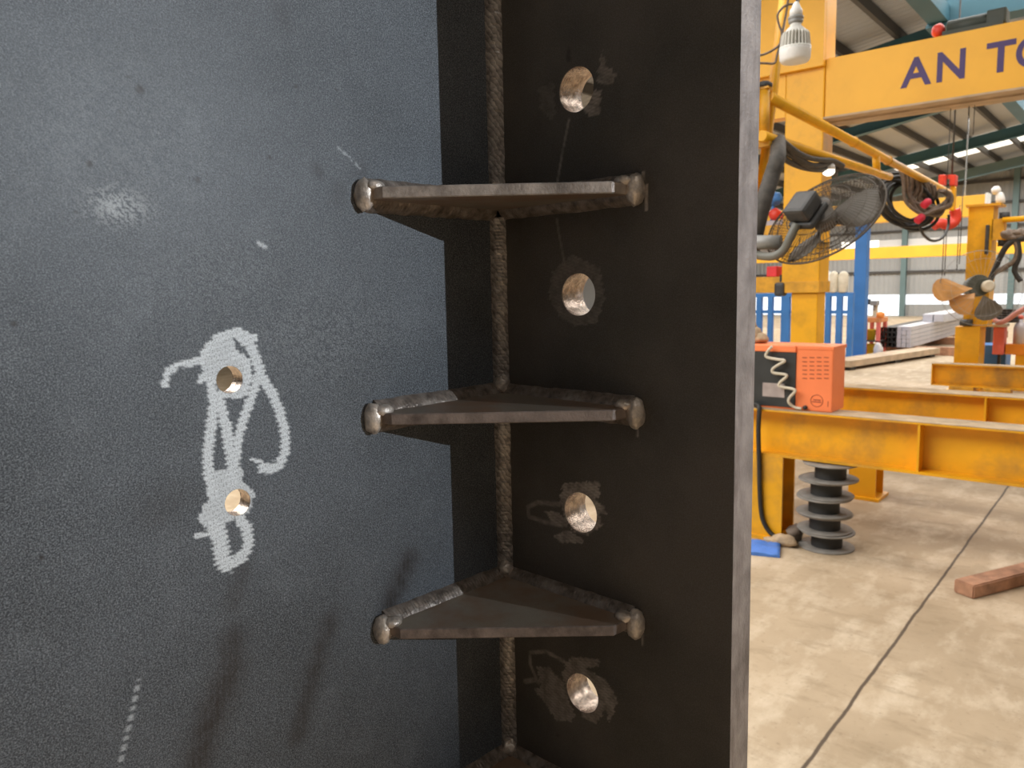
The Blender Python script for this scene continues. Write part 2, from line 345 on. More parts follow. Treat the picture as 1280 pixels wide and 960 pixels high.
# rafters along x, purlins along y
for yb, h, w in ((9.6, .24, .16), (15.6, .26, .16), (21.2, .24, .16), (27.0, .30, .16), (33.0, .34, .16)):
    k += 1; m = MB(); a, b = XL, XR
    m.hexa([(a,yb-w/2,roofz(a)-h-.2),(b,yb-w/2,roofz(b)-h-.2),(b,yb+w/2,roofz(b)-h-.2),(a,yb+w/2,roofz(a)-h-.2),(a,yb-w/2,roofz(a)-.2),(b,yb-w/2,roofz(b)-.2),(b,yb+w/2,roofz(b)-.2),(a,yb+w/2,roofz(a)-.2)])
    m.hexa([(a,yb-.12,roofz(a)-h-.215),(b,yb-.12,roofz(b)-h-.215),(b,yb+.12,roofz(b)-h-.215),(a,yb+.12,roofz(a)-h-.215),(a,yb-.12,roofz(a)-h-.2),(b,yb-.12,roofz(b)-h-.2),(b,yb+.12,roofz(b)-h-.2),(a,yb+.12,roofz(a)-h-.2)])
    struct(m, 'trim_%d' % k, M_tealg if yb > 30 else M_teal, (0, yb, CZ))
x = XL + .8
while x < XR:
    k += 1; struct(MB().box((x-.04, YB, roofz(x)-.2), (x+.04, YF, roofz(x)-.02)), 'trim_%d' % k, M_purl, (x, 0, roofz(x))); x += .9
x0 = pd(1062, 208, 27).x
struct(roof_slab(28.0, 30.9, -8.3, XR-.5, .03, -.035), 'window_3', M_sky)
struct(roof_slab(14.0, 15.1, -2.9, XR-.5, .03, -.035), 'window_4', M_sky)
k += 1; a = pd(1176, 8, 9.4); b_ = pd(1330, -28, 8.4)                             # blue runway beam under the roof

# ------------------------------------------------------------------ the steel column (web, flange, gussets, welds)
LEG = .104; TF = .020; TW = .010; FW = .166; WT = .46
GZ = [1.53 + z for z in (.0545, -.0668, -.1898, -.3165)]                       # gusset top faces
FH = [(.0652, 1.53 + z) for z in (.1110, -.0046, -.1360, -.2522)]; RF = .0124
WH = [(.1846, 1.53 - .0408), (.1846, 1.53 - .1012)]; RW = .0066
def on_web(px, py):                                                           # sight line -> (distance along web, height)
    kx = ray(px, py); n = FX; P = CAM + kx*((CO - CAM).dot(n)/kx.dot(n)); return (-(P - CO).dot(FY), P.z)
def on_flange(px, py):
    kx = ray(px, py); n = FY; P = CAM + kx*((CO - CAM).dot(n)/kx.dot(n)); return ((P - CO).dot(FX), P.z)
def seg_d(U, V, P):
    d = np.full(U.shape, 1e9); s = np.zeros(U.shape); acc = 0
    for (a, b), (c, e) in zip(P, P[1:]):
        lx, ly = c-a, e-b; L2 = lx*lx + ly*ly + 1e-18; t = np.clip(((U-a)*lx + (V-b)*ly)/L2, 0, 1)
        q = np.hypot(U - a - t*lx, V - b - t*ly); d = np.minimum(d, q)
    return d
def in_poly(U, V, P):
    ins = np.zeros(U.shape, bool); n = len(P)
    for i in range(n):
        (x1, y1), (x2, y2) = P[i], P[(i+1) % n]
        c = ((y1 > V) != (y2 > V)) & (U < (x2-x1)*(V-y1)/(y2-y1+1e-18) + x1); ins ^= c
    return ins
def sm(x, a, b): t = np.clip((x-a)/(b-a), 0, 1); return t*t*(3-2*t)
def plate(name, u0, u1, v0, v1, step, holes, R, to3, thick, attrs, mats, parent, extra):
    """a plate with drilled holes: a fine front grid carrying wear masks, a back grid, rims, bores; extra = plain boxes in the same mesh"""
    V, Fc, MI, A = [], [], [], {k2: [] for k2 in ('chalk', 'scuff', 'dirt_dark')}
    def grid(stp, depth, flip):
        nu = max(2, round((u1-u0)/stp)); nv = max(2, round((v1-v0)/stp))
        U, Vv = np.meshgrid(np.linspace(u0, u1, nu+1), np.linspace(v0, v1, nv+1)); U = U.copy(); Vv = Vv.copy()
        ok = np.ones(U.shape, bool)
        for hu, hv in holes:
            r = np.hypot(U-hu, Vv-hv); ok &= r >= R
        good = ok[:-1,:-1] & ok[1:,:-1] & ok[:-1,1:] & ok[1:,1:]
        # rim vertices: kept ones next to a removed cell are pulled onto the circle
        rim = np.zeros(U.shape, bool); bad = ~good
        rim[:-1,:-1] |= bad; rim[1:,:-1] |= bad; rim[:-1,1:] |= bad; rim[1:,1:] |= bad; rim &= ok
        for hu, hv in holes:
            r = np.hypot(U-hu, Vv-hv); s = rim & (r < R + 2.5*stp); U[s] = hu + (U[s]-hu)*R/r[s]; Vv[s] = hv + (Vv[s]-hv)*R/r[s]
        base = len(V); idx = np.arange(U.size).reshape(U.shape) + base
        V.extend(to3(a, b, depth) for a, b in zip(U.ravel(), Vv.ravel()))
        m2 = attrs(U, Vv) if not flip else {}
        for k2 in A: A[k2].append(m2[k2].ravel() if k2 in m2 else np.zeros(U.size))
        jj, ii = np.nonzero(good)
        q = np.stack([idx[jj,ii], idx[jj,ii+1], idx[jj+1,ii+1], idx[jj+1,ii]], 1)
        if flip: q = q[:, ::-1]
        Fc.extend(map(tuple, q.tolist())); MI.extend([0]*len(q))
    grid(step, 0, False); grid(step*3, thick, True)
    def add(vs, fs, mi):
        base = len(V); V.extend(vs); Fc.extend(tuple(i+base for i in f) for f in fs); MI.extend([mi]*len(fs))
        for k2 in A: A[k2].append(np.zeros(len(vs)))
    c = [(u0,v0),(u1,v0),(u1,v1),(u0,v1)]
    add([to3(a, b, d) for d in (0, thick) for a, b in c], [(0,1,5,4),(1,2,6,5),(2,3,7,6),(3,0,4,7)], 1)
    n = 48
    for hu, hv in holes:
        vs = [to3(hu + R*math.cos(2*PI*i/n), hv + R*math.sin(2*PI*i/n), d) for d in np.linspace(-.00002, thick+.00002, 5) for i in range(n)]
        add(vs, [(j*n+i, (j+1)*n+i, (j+1)*n+(i+1) % n, j*n+(i+1) % n) for j in range(4) for i in range(n)], 2)
        vs = [to3(hu + q*math.cos(2*PI*i/n), hv + q*math.sin(2*PI*i/n), d) for q, d in ((R*.992, .0004), (R*1.035, -.00004)) for i in range(n)]
        add(vs, [(i, (i+1) % n, n+(i+1) % n, n+i) for i in range(n)], 2)
    for lo, hi in extra:
        (a, b, d), (e, f2, g) = lo, hi
        vs = [to3(*q) for q in ((a,b,d),(e,b,d),(e,f2,d),(a,f2,d),(a,b,g),(e,b,g),(e,f2,g),(a,f2,g))]
        add(vs, [(0,1,2,3),(4,7,6,5)], 0); add(vs, [(0,4,5,1),(1,5,6,2),(2,6,7,3),(3,7,4,0)], 1)
    me = bpy.data.meshes.new(name); me.from_pydata(V, [], Fc); me.polygons.foreach_set('material_index', MI)
    me.polygons.foreach_set('use_smooth', [mi == 2 for mi in MI])
    for k2 in A:
        at = me.attributes.new(k2, 'FLOAT', 'POINT'); at.data.foreach_set('value', np.concatenate(A[k2]).astype(np.float32))
    for mm in mats: me.materials.append(mm)
    me.update(); o = bpy.data.objects.new(name, me); COL.objects.link(o); o.parent = parent; return o
steel = thing('welded_steel_section', CO, 'dark welded steel H section in the foreground with chalked web, bolt-holed flange and triangular gussets', 'steel section', rot=math.radians(-4))
Z0, Z1, ZT = 1.15, 1.75, 3.6
# --- web chalk and dirt (points read along the web face)
def zq(x, y): return on_web(160 + x*.3752, 380 + y*.375)
def zp(L_): return [zq(*q) for q in L_]
CH_LINES = [([(122,265),(136,226),(170,202),(248,188)], 9), ([(245,186),(268,142),(312,106),(356,92),(386,100),(406,128)], 11),
    ([(360,98),(405,128),(428,190),(446,245)], 15), ([(446,245),(482,300),(506,360),(524,430),(524,490),(506,535),(478,550),(448,546)], 14), ([(414,518),(448,528)], 4),
    ([(430,250),(412,310),(386,380),(366,450),(360,520)], 13), ([(278,262),(288,330),(276,420),(266,500),(268,560),(284,630)], 14),
    ([(300,318),(322,380),(334,450),(346,520),(350,600)], 15), ([(292,740),(308,790),(316,850),(332,868)], 22), ([(366,712),(396,750),(402,800),(386,838),(346,866)], 15),
    ([(228,775),(285,764)], 6), ([(402,108),(424,112)], 9), ([(240,260),(262,240)], 7), ([(300,300),(386,296),(402,250),(396,190),(350,172)], 11)]
CH_POLY = [[(245,188),(266,142),(310,106),(352,100),(356,150),(388,172),(404,200),(405,250),(390,296),(350,316),(318,314),(296,250),(265,250),(226,262),(246,225)],
    [(268,560),(330,555),(380,540),(384,590),(416,622),(420,642),(404,700),(360,712),(330,738),(290,742),(250,745),(235,722),(246,680),(266,650)],
    [(255,735),(300,738),(330,760),(320,800),(296,806)]]
def web_masks(U, V):
    ch = np.zeros(U.shape); px = .00038*.375
    jag = (np.modf((V*1000 + U*220)/2.7)[0] + 1) % 1
    wob = .0007*np.sin(V*900 + 3*np.sin(U*300))
    box_ = (U > .13) & (U < .24) & (V > 1.36) & (V < 1.54)
    for P, w in CH_LINES:
        d = seg_d(U, V, zp(P)); ww = w*px*1.42*(.66 + .62*np.abs(jag-.5)*2)
        ch = np.maximum(ch, (.74 + .26*np.abs(jag-.5)*2)*(1 - sm(d + wob*.4, ww*.74, ww*1.06)))
    for P in CH_POLY: ch = np.maximum(ch, (.66 + .22*np.abs(jag-.5)*2)*in_poly(U + wob, V + (jag-.5)*.0008, zp(P)))
    for P in ([(350,330),(372,330),(345,400),(330,380)], [(292,470),(318,480),(326,530),(300,556),(286,540)], [(330,730),(356,716),(372,770),(364,812),(344,820)], [(352,108),(368,120),(384,160),(362,148)]):
        ch = np.where(in_poly(U + wob*.6, V, zp(P)), ch*.12, ch)
    ch = np.where(box_, ch, 0)
    # pale scrape, small flecks and the dashed stroke lower left
    def wp(L_): return [on_web(*q) for q in L_]
    u, v = on_web(148, 257); rnd = np.random.rand(*U.shape)
    ch = np.maximum(ch, .5*np.exp(-((U-u)/.013)**2 - ((V-v)/.008)**2)*(rnd > .45))
    ch = np.maximum(ch, .6*(1 - sm(seg_d(U, V, wp([(323,304),(332,309)])), .0007, .0014)))
    d = seg_d(U, V, wp([(173,852),(163,900),(150,955)])); ch = np.maximum(ch, .42*(1 - sm(d, .0006, .0017))*(np.sin(V*1500) > -.35))
    ch = np.maximum(ch, .35*(1 - sm(seg_d(U, V, wp([(420,183),(437,197),(452,212)])), .0004, .0012))*(rnd > .5))
    for (a, b), (sx, sy), am in (((400,420),(.05,.03),.10), ((150,180),(.05,.04),.10), ((270,330),(.05,.03),.08)):
        u, v = on_web(a, b); ch = np.maximum(ch, am*np.exp(-((U-u)/sx)**2 - ((V-v)/sy)**2)*(rnd > .55))
    dt = np.zeros(U.shape); hz = .5 + .5*np.sin(U*2100 + V*160)
    for P, w, am in (([(512,700),(488,755)],.0075,.95), ([(303,712),(290,755)],.005,.5), ([(292,800),(285,850)],.008,.75), ([(288,838),(262,905),(246,960)],.009,.9),
                     ([(412,780),(390,850),(372,920)],.006,.75), ([(452,215),(455,230)],.006,.5), ([(425,235),(422,250)],.005,.35), ([(395,210),(400,217)],.003,.6), ([(350,10),(356,30)],.005,.4), ([(215,625),(195,640)],.010,.35)):
        d = seg_d(U, V, wp(P)); dt = np.maximum(dt, am*np.exp(-(d/w)**2)*(.7+.3*hz))
    for a, b, r in ((175,112,.0024),(112,205,.0017),(247,225,.0016),(337,197,.0013),(18,405,.0015),(160,96,.001),(370,108,.001),(420,112,.001),(150,140,.0009),(52,697,.0014),(95,265,.001)):
        u, v = on_web(a, b); dt = np.maximum(dt, .95*(1 - sm(np.hypot(U-u, V-v), r*.5, r)))
    return {'chalk': np.clip(ch, 0, 1), 'dirt_dark': np.clip(dt, 0, 1)}
def web3(u, v, d): return (-d, -u, v)
plate('web_plate', 0, .31, Z0, Z1, .0009, WH, RW, web3, TW, web_masks, [M_web, M_cut, M_bore], steel,
      [((0, .012, 0), (.31, Z0, TW)), ((0, Z1, 0), (.31, ZT, TW)), ((.31, .012, 0), (WT, ZT, TW))])['label'] = 'blue grey web plate with white chalk marks and two bolt holes'
# --- flange scuffs
def fp(L_): return [on_flange(*q) for q in L_]
def c2(x, y): return (420 + x*.328125, 460 + y*.328125)                         # reading aids for the two enlarged views
def c3(x, y): return (420 + x*.328125, 660 + y*.328125)
SC_POLY = [([c2(*q) for q in ((865,440),(1000,430),(1008,490),(985,498),(1025,530),(1028,556),(1000,556),(1018,600),(960,640),(905,625),(870,560),(850,510))], .65),
    ([c2(*q) for q in ((795,545),(840,548),(890,585),(880,605),(820,588))], .55), ([c2(*q) for q in ((828,640),(880,618),(945,652),(935,668),(850,665))], .6),
    ([c3(*q) for q in ((880,510),(900,490),(1000,500),(1005,525),(950,535),(1030,580),(1075,660),(1040,745),(1030,690),(990,745),(940,720),(890,640),(860,560))], .42),
    ([c3(*q) for q in ((765,530),(810,530),(870,590),(890,660),(910,715),(900,738),(840,735),(790,660),(750,615),(780,610))], .42),
    ([(746,100),(752,62),(758,82),(770,92),(768,104),(752,106)], .33), ([(728,138),(742,112),(752,112),(750,142),(736,146)], .45),
    ([(672,110),(692,102),(694,142),(688,150),(676,138)], .12), ([(690,340),(716,318),(750,336),(756,372),(746,404),(718,408),(700,396),(686,372)], .20)]
SC_LINE = [([c2(*q) for q in ((850,520),(770,512),(730,530),(735,565),(790,585),(860,600))], .0016, .35), ([c3(*q) for q in ((870,510),(800,470),(740,475),(740,520),(770,590))], .0014, .35),
    ([c3(*q) for q in ((720,585),(760,578))], .0018, .35), ([(711,150),(703,190),(697,226)], .0010, .30), ([(696,275),(702,310),(706,330)], .0009, .22),
    ([(804,215),(803,242)], .0008, .9), ([(808,232),(808,262)], .0008, .6), ([(798,505),(797,545)], .0008, .5), ([(803,775),(803,806)], .0009, .4)]
def flange_masks(U, V):
    s = np.zeros(U.shape); strk = .75 + .25*np.sin(V*2600 + U*900); wob = .0009*np.sin(V*1300 + 2*np.sin(U*800))
    for P, a in SC_POLY: s = np.maximum(s, min(1, a*1.6)*in_poly(U + wob, V, fp(P))*strk)
    for P, w, a in SC_LINE: s = np.maximum(s, min(1, a*1.5)*(1 - sm(seg_d(U, V, fp(P)), w*.6, w*1.2)))
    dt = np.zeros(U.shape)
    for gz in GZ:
        d = np.hypot(np.maximum(0, U-.11)*.9, (V-gz+.004)); dt = np.maximum(dt, .5*np.exp(-(d/.016)**2))  # soft darker band on the flange along each gusset
    return {'scuff': np.clip(s, 0, 1), 'dirt_dark': dt}
def flg3(u, v, d): return (u, d, v)
plate('flange_plate', 0, FW, Z0, Z1, .001, FH, RF, flg3, TF, flange_masks, [M_flg, M_cut, M_bore], steel,
      [((0, .012, 0), (FW, Z0, TF)), ((0, Z1, 0), (FW, ZT, TF)), ((-FW-TW, .012, 0), (0, ZT, TF))])['label'] = 'dark flange plate with four bolt holes and scraped patches'
m = MB(); m.box((-FW-TW, -WT-TF, .012), (FW, -WT, ZT)); m.build('flange_plate', M_flg, steel)
m = MB(); m.box((-.25, -WT-.1, 0), (.25, .1, .012), .003); m.build('base_plate', M_cut, steel)

def bead(m, P0, P1, d1, d2, s, pitch=.0021, amp=.00055, seed=0, bulge=.18, nu=7):
    P0, P1, d1, d2 = map(Vector, (P0, P1, d1, d2)); L_ = (P1-P0).length; n = max(8, int(L_/.0006)); nb = (d1+d2).normalized(); rows = []
    for i in range(n+1):
        t = i/n*L_; P = P0.lerp(P1, i/n); row = []
        sw = s*(1 + .10*noise.noise(Vector((t*140, seed*5.3, 0))))
        for j in range(nu):
            u = j/(nu-1); ph = (t + .5*sw*(1-(2*u-1)**2))/pitch + .4*noise.noise(Vector((t*300, seed, u)))
            rp = amp*(abs((ph % 1)*2 - 1))*min(1, 4*u*(1-u)*2)
            off = bulge*s*4*u*(1-u) + rp + .0003*noise.noise(Vector((t*500, u*3, seed)))*(4*u*(1-u))
            row.append(m.bm.verts.new(P + d1*sw*(1-u) + d2*sw*u + nb*off))
        rows.append(row)
    for A, B in zip(rows, rows[1:]):
        for j in range(nu-1): m.face([A[j], A[j+1], B[j+1], B[j]], True)
    m.face([m.bm.verts.new(P0)] + rows[0]); m.face([m.bm.verts.new(P1)] + rows[-1][::-1])
    return m
GT = .0062
segs = [(GZ[0]+.004, ZT), (GZ[1]+.004, GZ[0]-GT-.004), (GZ[2]+.004, GZ[1]-GT-.004), (GZ[3]+.004, GZ[2]-GT-.004), (.012, GZ[3]-GT-.004)]
for i, (a, b) in enumerate(segs):
    m = MB()
    if b - a > .5:
        lo, hi = (a, min(b, Z1)) if i == 0 else (max(a, Z0), b)
        bead(m, (0,0,lo), (0,0,hi), (1,0,0), (0,-1,0), .0073, seed=i)
        if i == 0: m.prism([(0,0,Z1),(.0073,0,Z1),(0,-.0073,Z1)], Vector((0,0,ZT-Z1)))
        else: m.prism([(0,0,.012),(.0073,0,.012),(0,-.0073,.012)], Vector((0,0,Z0-.012)))
    else: bead(m, (0,0,a), (0,0,b), (1,0,0), (0,-1,0), .0073, seed=i)
    w = m.build('weld_bead', M_weld, steel)
    if i < 4:
        m = MB(); m.blob((.0042,-.0042,a+.001), (.0052,.0052,.0058), i, .35, 20, 14, freq=2.5); m.build('weld_stop', M_weldb, w)
gl = ['topmost gusset seen edge on, underside in shadow', 'second gusset from the top with a thin sliver of top face', 'third gusset from the top with its full triangular top face', 'lowest gusset at the bottom edge of the photo']
for i, gz in enumerate(GZ):
    poly = [(.0006,-.0006), (.0006,-LEG+.001), (.0165,-LEG+.002), (.104,-.0195), (.1055,-.0006)]
    m = MB(); m.prism([Vector((x, y, gz-GT)) for x, y in poly], Vector((0,0,GT)))
    bmesh.ops.bevel(m.bm, geom=[e for e in m.bm.edges if abs(e.verts[0].co.z-e.verts[1].co.z) < 1e-6], offset=.0006, segments=1, affect='EDGES')
    m.bm.normal_update()
    for f in m.bm.faces: f.material_index = 0 if abs(f.normal.z) > .9 else 1
    g = m.build('gusset_plate', [M_gus, M_cutg if i == 0 else M_cuts], steel); g['label'] = gl[i]
    for zz, dz in ((gz, 1), (gz-GT, -1)):
        s = .0062
        m = MB(); bead(m, (0,-.006,zz), (0,-LEG+.002,zz), (1,0,0), (0,0,dz), s, seed=i*5+dz, bulge=.12); m.build('fillet_weld', M_fil, g)
        m = MB(); bead(m, (.006,0,zz), (.105,0,zz), (0,-1,0), (0,0,dz), s*.9, seed=i*5+dz+9, bulge=.10); m.build('fillet_weld', M_fil, g)
    m = MB(); m.blob((.0030,-LEG-.0005,gz-.0035), (.0062,.0050,.0088), i+20, .14, 22, 16, freq=2.2); m.blob((.0075,-LEG+.004,gz+.001), (.0045,.0055,.0032), i+50, .15, freq=2.5); m.build('weld_end', M_weldb, g)
    m = MB(); m.blob((LEG+.0035,-.0030,gz-.0035), (.0052,.0058,.0088), i+30, .14, 22, 16, freq=2.2); m.blob((LEG-.002,-.007,gz+.001), (.0055,.0045,.0032), i+60, .15, freq=2.5); m.build('weld_end', M_weldb, g)

# ------------------------------------------------------------------ yellow trestle beams
def ibeam(m, x0, x1, y, z0, h, w=.20, tf=.014, tw=.010):
    m.box((x0, y-w/2, z0), (x1, y+w/2, z0+tf)); m.box((x0, y-w/2, z0+h-tf), (x1, y+w/2, z0+h)); m.box((x0, y-tw/2, z0+tf), (x1, y+tw/2, z0+h-tf)); return m
def yellow_beam(x0, x1, yf, ztop, h, label, stiff, posts, w=.20):
    y = yf + w/2; t = thing('steel_trestle', ((x0+x1)/2, y, 0), label, 'steel trestle', 'yellow steel trestles', 0); o = t.location
    m = MB(); m.box((x0, y-w/2, ztop-h), (x1, y+w/2, ztop-h+.014)); m.box((x0, y-.005, ztop-h+.014), (x1, y+.005, ztop-.012)); m.box((x0, y-w/2, ztop-.014), (x1, y+w/2, ztop-.004)); m.build('beam', M_yelb, t, o)
    m = MB(); m.box((x0, y-w/2+.001, ztop-.004), (x1, y+w/2-.001, ztop)); tp = m.build('top_flange', M_topd, t, o); tp['label'] = 'dusty brown top flange'
    for s in stiff: m = MB(); m.box((s-.006, y-w/2+.004, ztop-h+.014), (s+.006, y+w/2-.004, ztop-.014)); m.build('stiffener', M_yelb, t, o)
    for p, pw in posts:
        m = MB(); zt2 = ztop-h
        m.box((p-pw/2, y-w/2-.004, .02), (p+pw/2, y-w/2+.010, zt2)); m.box((p-pw/2, y+w/2-.014, .02), (p+pw/2, y+w/2, zt2)); m.box((p-.006, y-w/2+.01, .02), (p+.006, y+w/2-.014, zt2)); m.box((p-pw/2-.03, y-w/2-.03, 0), (p+pw/2+.03, y+w/2+.03, .02))
        m.build('post', M_yelb, t, o)
    return t
b1 = pz(1140, 370+158, .79)
YB1, YB2, YB3 = 4.415, 5.64, 11.22
sx = py_(1149, 560, YB1+.03).x
yellow_beam(-3.2, 1.6, YB1, .79, .28, 'nearest yellow steel beam with a dusty top, crossing in front of the welder', [sx, sx-1.25, sx+1.1], [(py_(957, 620, YB1).x, .20), (1.2, .20)])
sx2 = py_(1232, 515, YB2+.03).x
yellow_beam(-3.2, 1.6, YB2, .79, .26, 'second yellow steel beam running behind the nearest one, touching the welder', [sx2, sx2-1.2], [(py_(1078, 590, YB2).x, .18), (1.2, .18)])
xb = py_(1164, 468, YB3).x
t = thing('steel_trestle', (xb+2, YB3+.1, 0), 'farthest yellow steel beam lying low on blocks at right', 'steel trestle', 'yellow steel trestles'); o = t.location
m = MB(); ibeam(m, xb, xb+5, YB3+.1, .155, .281); m.box((xb, YB3, .155), (xb+.012, YB3+.2, .436)); m.build('beam', M_yelb, t, o)
m = MB(); m.box((xb, YB3+.001, .436), (xb+5, YB3+.199, .442)); m.build('top_flange', M_topd, t, o)
for q in (xb+.35, xb+.75, xb+3): m = MB(); m.box((q-.14, YB3-.02, 0), (q+.14, YB3+.22, .155), .01); m.build('foot_block', M_yeld, t, o)

# ------------------------------------------------------------------ wire spools
sp = pz(1021, 690, 0); sp0 = Vector((sp.x-.0, sp.y+.13, 0))
def spool(label, loc):
    t = thing('wire_spool', loc, label, 'spool', 'stacked empty wire spools')
    m = MB(); m.lathe([(.085,.008),(.085,.092)], n=36, caps=False); m.build('hub', M_dark, t)
    for z in (0, .0915): m = MB(); m.lathe([(.028,z),(.150,z),(.152,z+.002),(.152,z+.007),(.150,z+.009),(.028,z+.009),(.028,z)], n=48, caps=False); m.build('rim', M_spool, t)
    return t
names = ['bottom spool standing on the concrete floor', 'second spool from the floor in the stack', 'middle spool of the five stacked', 'fourth spool up in the stack', 'topmost spool of the stack, just under the yellow beam']
s0 = None
for i, nm in enumerate(names):
    lab = 'black hubbed wire spool, ' + nm
    offs = [(.012,.0),(-.004,.006),(-.008,-.004),(-.002,.006),(.022,.0)][i]; loc = (sp0.x+offs[0], sp0.y+offs[1], i*.1008)
    if s0 is None: s0 = spool(lab, loc)
    else: c = copy_tree(s0); c.location = loc; c['label'] = lab

# ------------------------------------------------------------------ orange welding machine on the two beams
Yw0 = YB1+.055; Yw1 = YB1+.275; zb = .79; X1 = py_(1041, 470, Yw0).x; XM = py_(995, 470, Yw0).x; X0 = XM-.38; zt_ = py_(1000, 432, Yw0).z
t = thing('welding_machine', ((X0+X1)/2, (Yw0+Yw1)/2, zb), 'orange welding machine with dark front panel, resting on the nearest yellow beam', 'welding machine'); o = t.location
m = MB(); m.box((X0, Yw0, zb), (X1, Yw1, zt_-.006), .008); m.build('case', M_org, t, o)
m = MB(); m.box((X0-.008, Yw0-.012, zt_-.040), (XM, Yw1+.01, zt_), .006); m.box((XM, Yw0-.004, zt_-.022), (X1+.004, Yw1+.006, zt_), .004); m.build('lid', M_org, t, o)
m = MB(); m.box((X0+.015, Yw0-.006, zb+.012), (XM, Yw0+.002, zt_-.042), .002); fp_ = m.build('front_panel', M_pnl, t, o); fp_['label'] = 'dark grey front panel'
a = py_(954, 478, Yw0); b2 = py_(981, 497, Yw0); m = MB(); m.box((a.x, Yw0-.009, b2.z), (b2.x, Yw0-.004, a.z), .001); m.build('label_plate', M_lbl, t, o)
for i in range(6):
    for j in range(4):
        q = py_(1006 + 9*j, 447 + 5.2*i, Yw0); m = MB(); m.box((q.x-.013, Yw0-.0012, q.z-.0025), (q.x+.013, Yw0+.002, q.z+.0025)); m.build('vent_slot', M_slot, t, o)
q = py_(1021, 501, Yw0); m = MB(); ring = [Vector((q.x+.034*math.cos(2*PI*i/32), Yw0-.0008, q.z+.034*math.sin(2*PI*i/32))) for i in range(32)]; m.tube(ring, .0018, 6, closed=True)
m.box((q.x-.026, Yw0-.0014, q.z-.010), (q.x+.026, Yw0+.001, q.z-.004)); m.box((q.x-.020, Yw0-.0014, q.z+.001), (q.x+.022, Yw0+.001, q.z+.008)); m.build('round_emblem', M_slot, t, o)
q = py_(1035, 505, Yw0); m = MB(); m.box((q.x-.002, Yw0-.0012, q.z-.016), (q.x+.002, Yw0+.001, q.z+.016)); m.build('small_mark', M_slot, t, o)
q = py_(1007, 511, Yw0); m = MB(); m.lathe([(.012,-.002),(.012,.018),(.006,.022)], (q.x, Yw0, zb+.020), (0,-1,0), 12); m.build('terminal', M_dark, t, o)
cp = [(965,433),(959,440),(958,446),(970,449),(981,451),(973,456),(966,461),(967,466),(981,468),(983,471),(975,478),(975,483),(990,486),(994,489),(987,497),(986,503),(993,509),(1002,511)]
m = MB(); m.tube(spline([py_(x, y, Yw0-.035 if i < 16 else Yw0-.02) for i, (x, y) in enumerate(cp)], 6), .0085, 8); solo(m, 'coiled_cable', M_crm, py_(975, 470, Yw0-.035), 'cream coiled cable hanging down the dark front of the orange welder', 'cable')
m = MB(); m.tube(spline([Vector((py_(952, 505, YB1+.03).x-.05, YB1+.03, .806)), Vector((py_(951, 505, YB1+.01).x-.02, YB1+.005, .806))] + [py_(x, y, YB1-.022) for x, y in ((949,512),(948,540),(949,580),(950,620),(953,648),(962,665),(972,672))] + [pz(985, 676, .02), pz(1000, 672, .02)], 8), .014, 8)
solo(m, 'power_cable', M_blk, py_(950, 600, YB1-.03), 'black power cable draped over the nearest yellow beam down its post', 'cable')
# cloths
def cloth(c, sx_, sy_, hz, seed, ang, mt, name, label, cat):
    m = MB(); n = 14; g = []
    for j in range(n+1):
        r = []
        for i in range(n+1):
            u, v = i/n-.5, j/n-.5; h = hz*(.35+.65*abs(noise.noise(Vector((u*3.1+seed, v*3.3, seed)))))*(1-.7*max(abs(u), abs(v))*2*.9) + .004
            r.append(m.bm.verts.new(Vector(c) + Vector((u*sx_*math.cos(ang)-v*sy_*math.sin(ang), u*sx_*math.sin(ang)+v*sy_*math.cos(ang), h))))
        g.append(r)
    for A, B in zip(g, g[1:]):
        for i in range(n): m.face([A[i], A[i+1], B[i+1], B[i]], True)
    ed = g[0] + [r[-1] for r in g[1:]] + g[-1][-2::-1] + [r[0] for r in g[-2:0:-1]]
    lo = [m.bm.verts.new((w.co.x, w.co.y, c[2]+.001)) for w in ed]
    for i in range(len(ed)): m.face([ed[i], ed[(i+1) % len(ed)], lo[(i+1) % len(ed)], lo[i]])
    m.face(lo); return solo(m, name, mt, c, label, cat)
q = pz(938, 688, 0); cloth((q.x-.02, q.y+.03, 0), .34, .24, .07, 3.1, .35, M_bcl, 'plastic_sheet', 'crumpled blue plastic sheet on the floor beside the yellow post', 'plastic sheet')
q = pz(978, 683, 0); m = MB(); m.blob((q.x, q.y+.02, .035), (.075,.045,.035), 4, .3); m.blob((q.x-.06, q.y, .022), (.05,.03,.022), 6, .3); solo(m, 'work_glove', M_cloth, (q.x, q.y, 0), 'tan work glove lying on the floor beside the blue plastic', 'glove')
q = pz(991, 678, 0); m = MB(); m.blob((q.x, q.y+.03, .05), (.045,.06,.05), 9, .35); solo(m, 'cloth_rag', M_hoseb, (q.x, q.y, 0), 'brown rag bunched on the floor between the glove and the spool stack', 'rag')
q = py_(948, 420, Yw0+.11); m = MB(); m.blob((q.x-.03, q.y, zt_+.045), (.06,.09,.045), 2, .3); m.blob((q.x+.02, q.y-.02, zt_+.03), (.05,.05,.03), 5, .35); m.blob((q.x-.07, q.y+.04, zt_+.09), (.04,.05,.05), 8, .3); solo(m, 'work_glove', M_cloth, (q.x, q.y, zt_), 'tan cloth work glove heaped on top of the orange welder', 'glove')
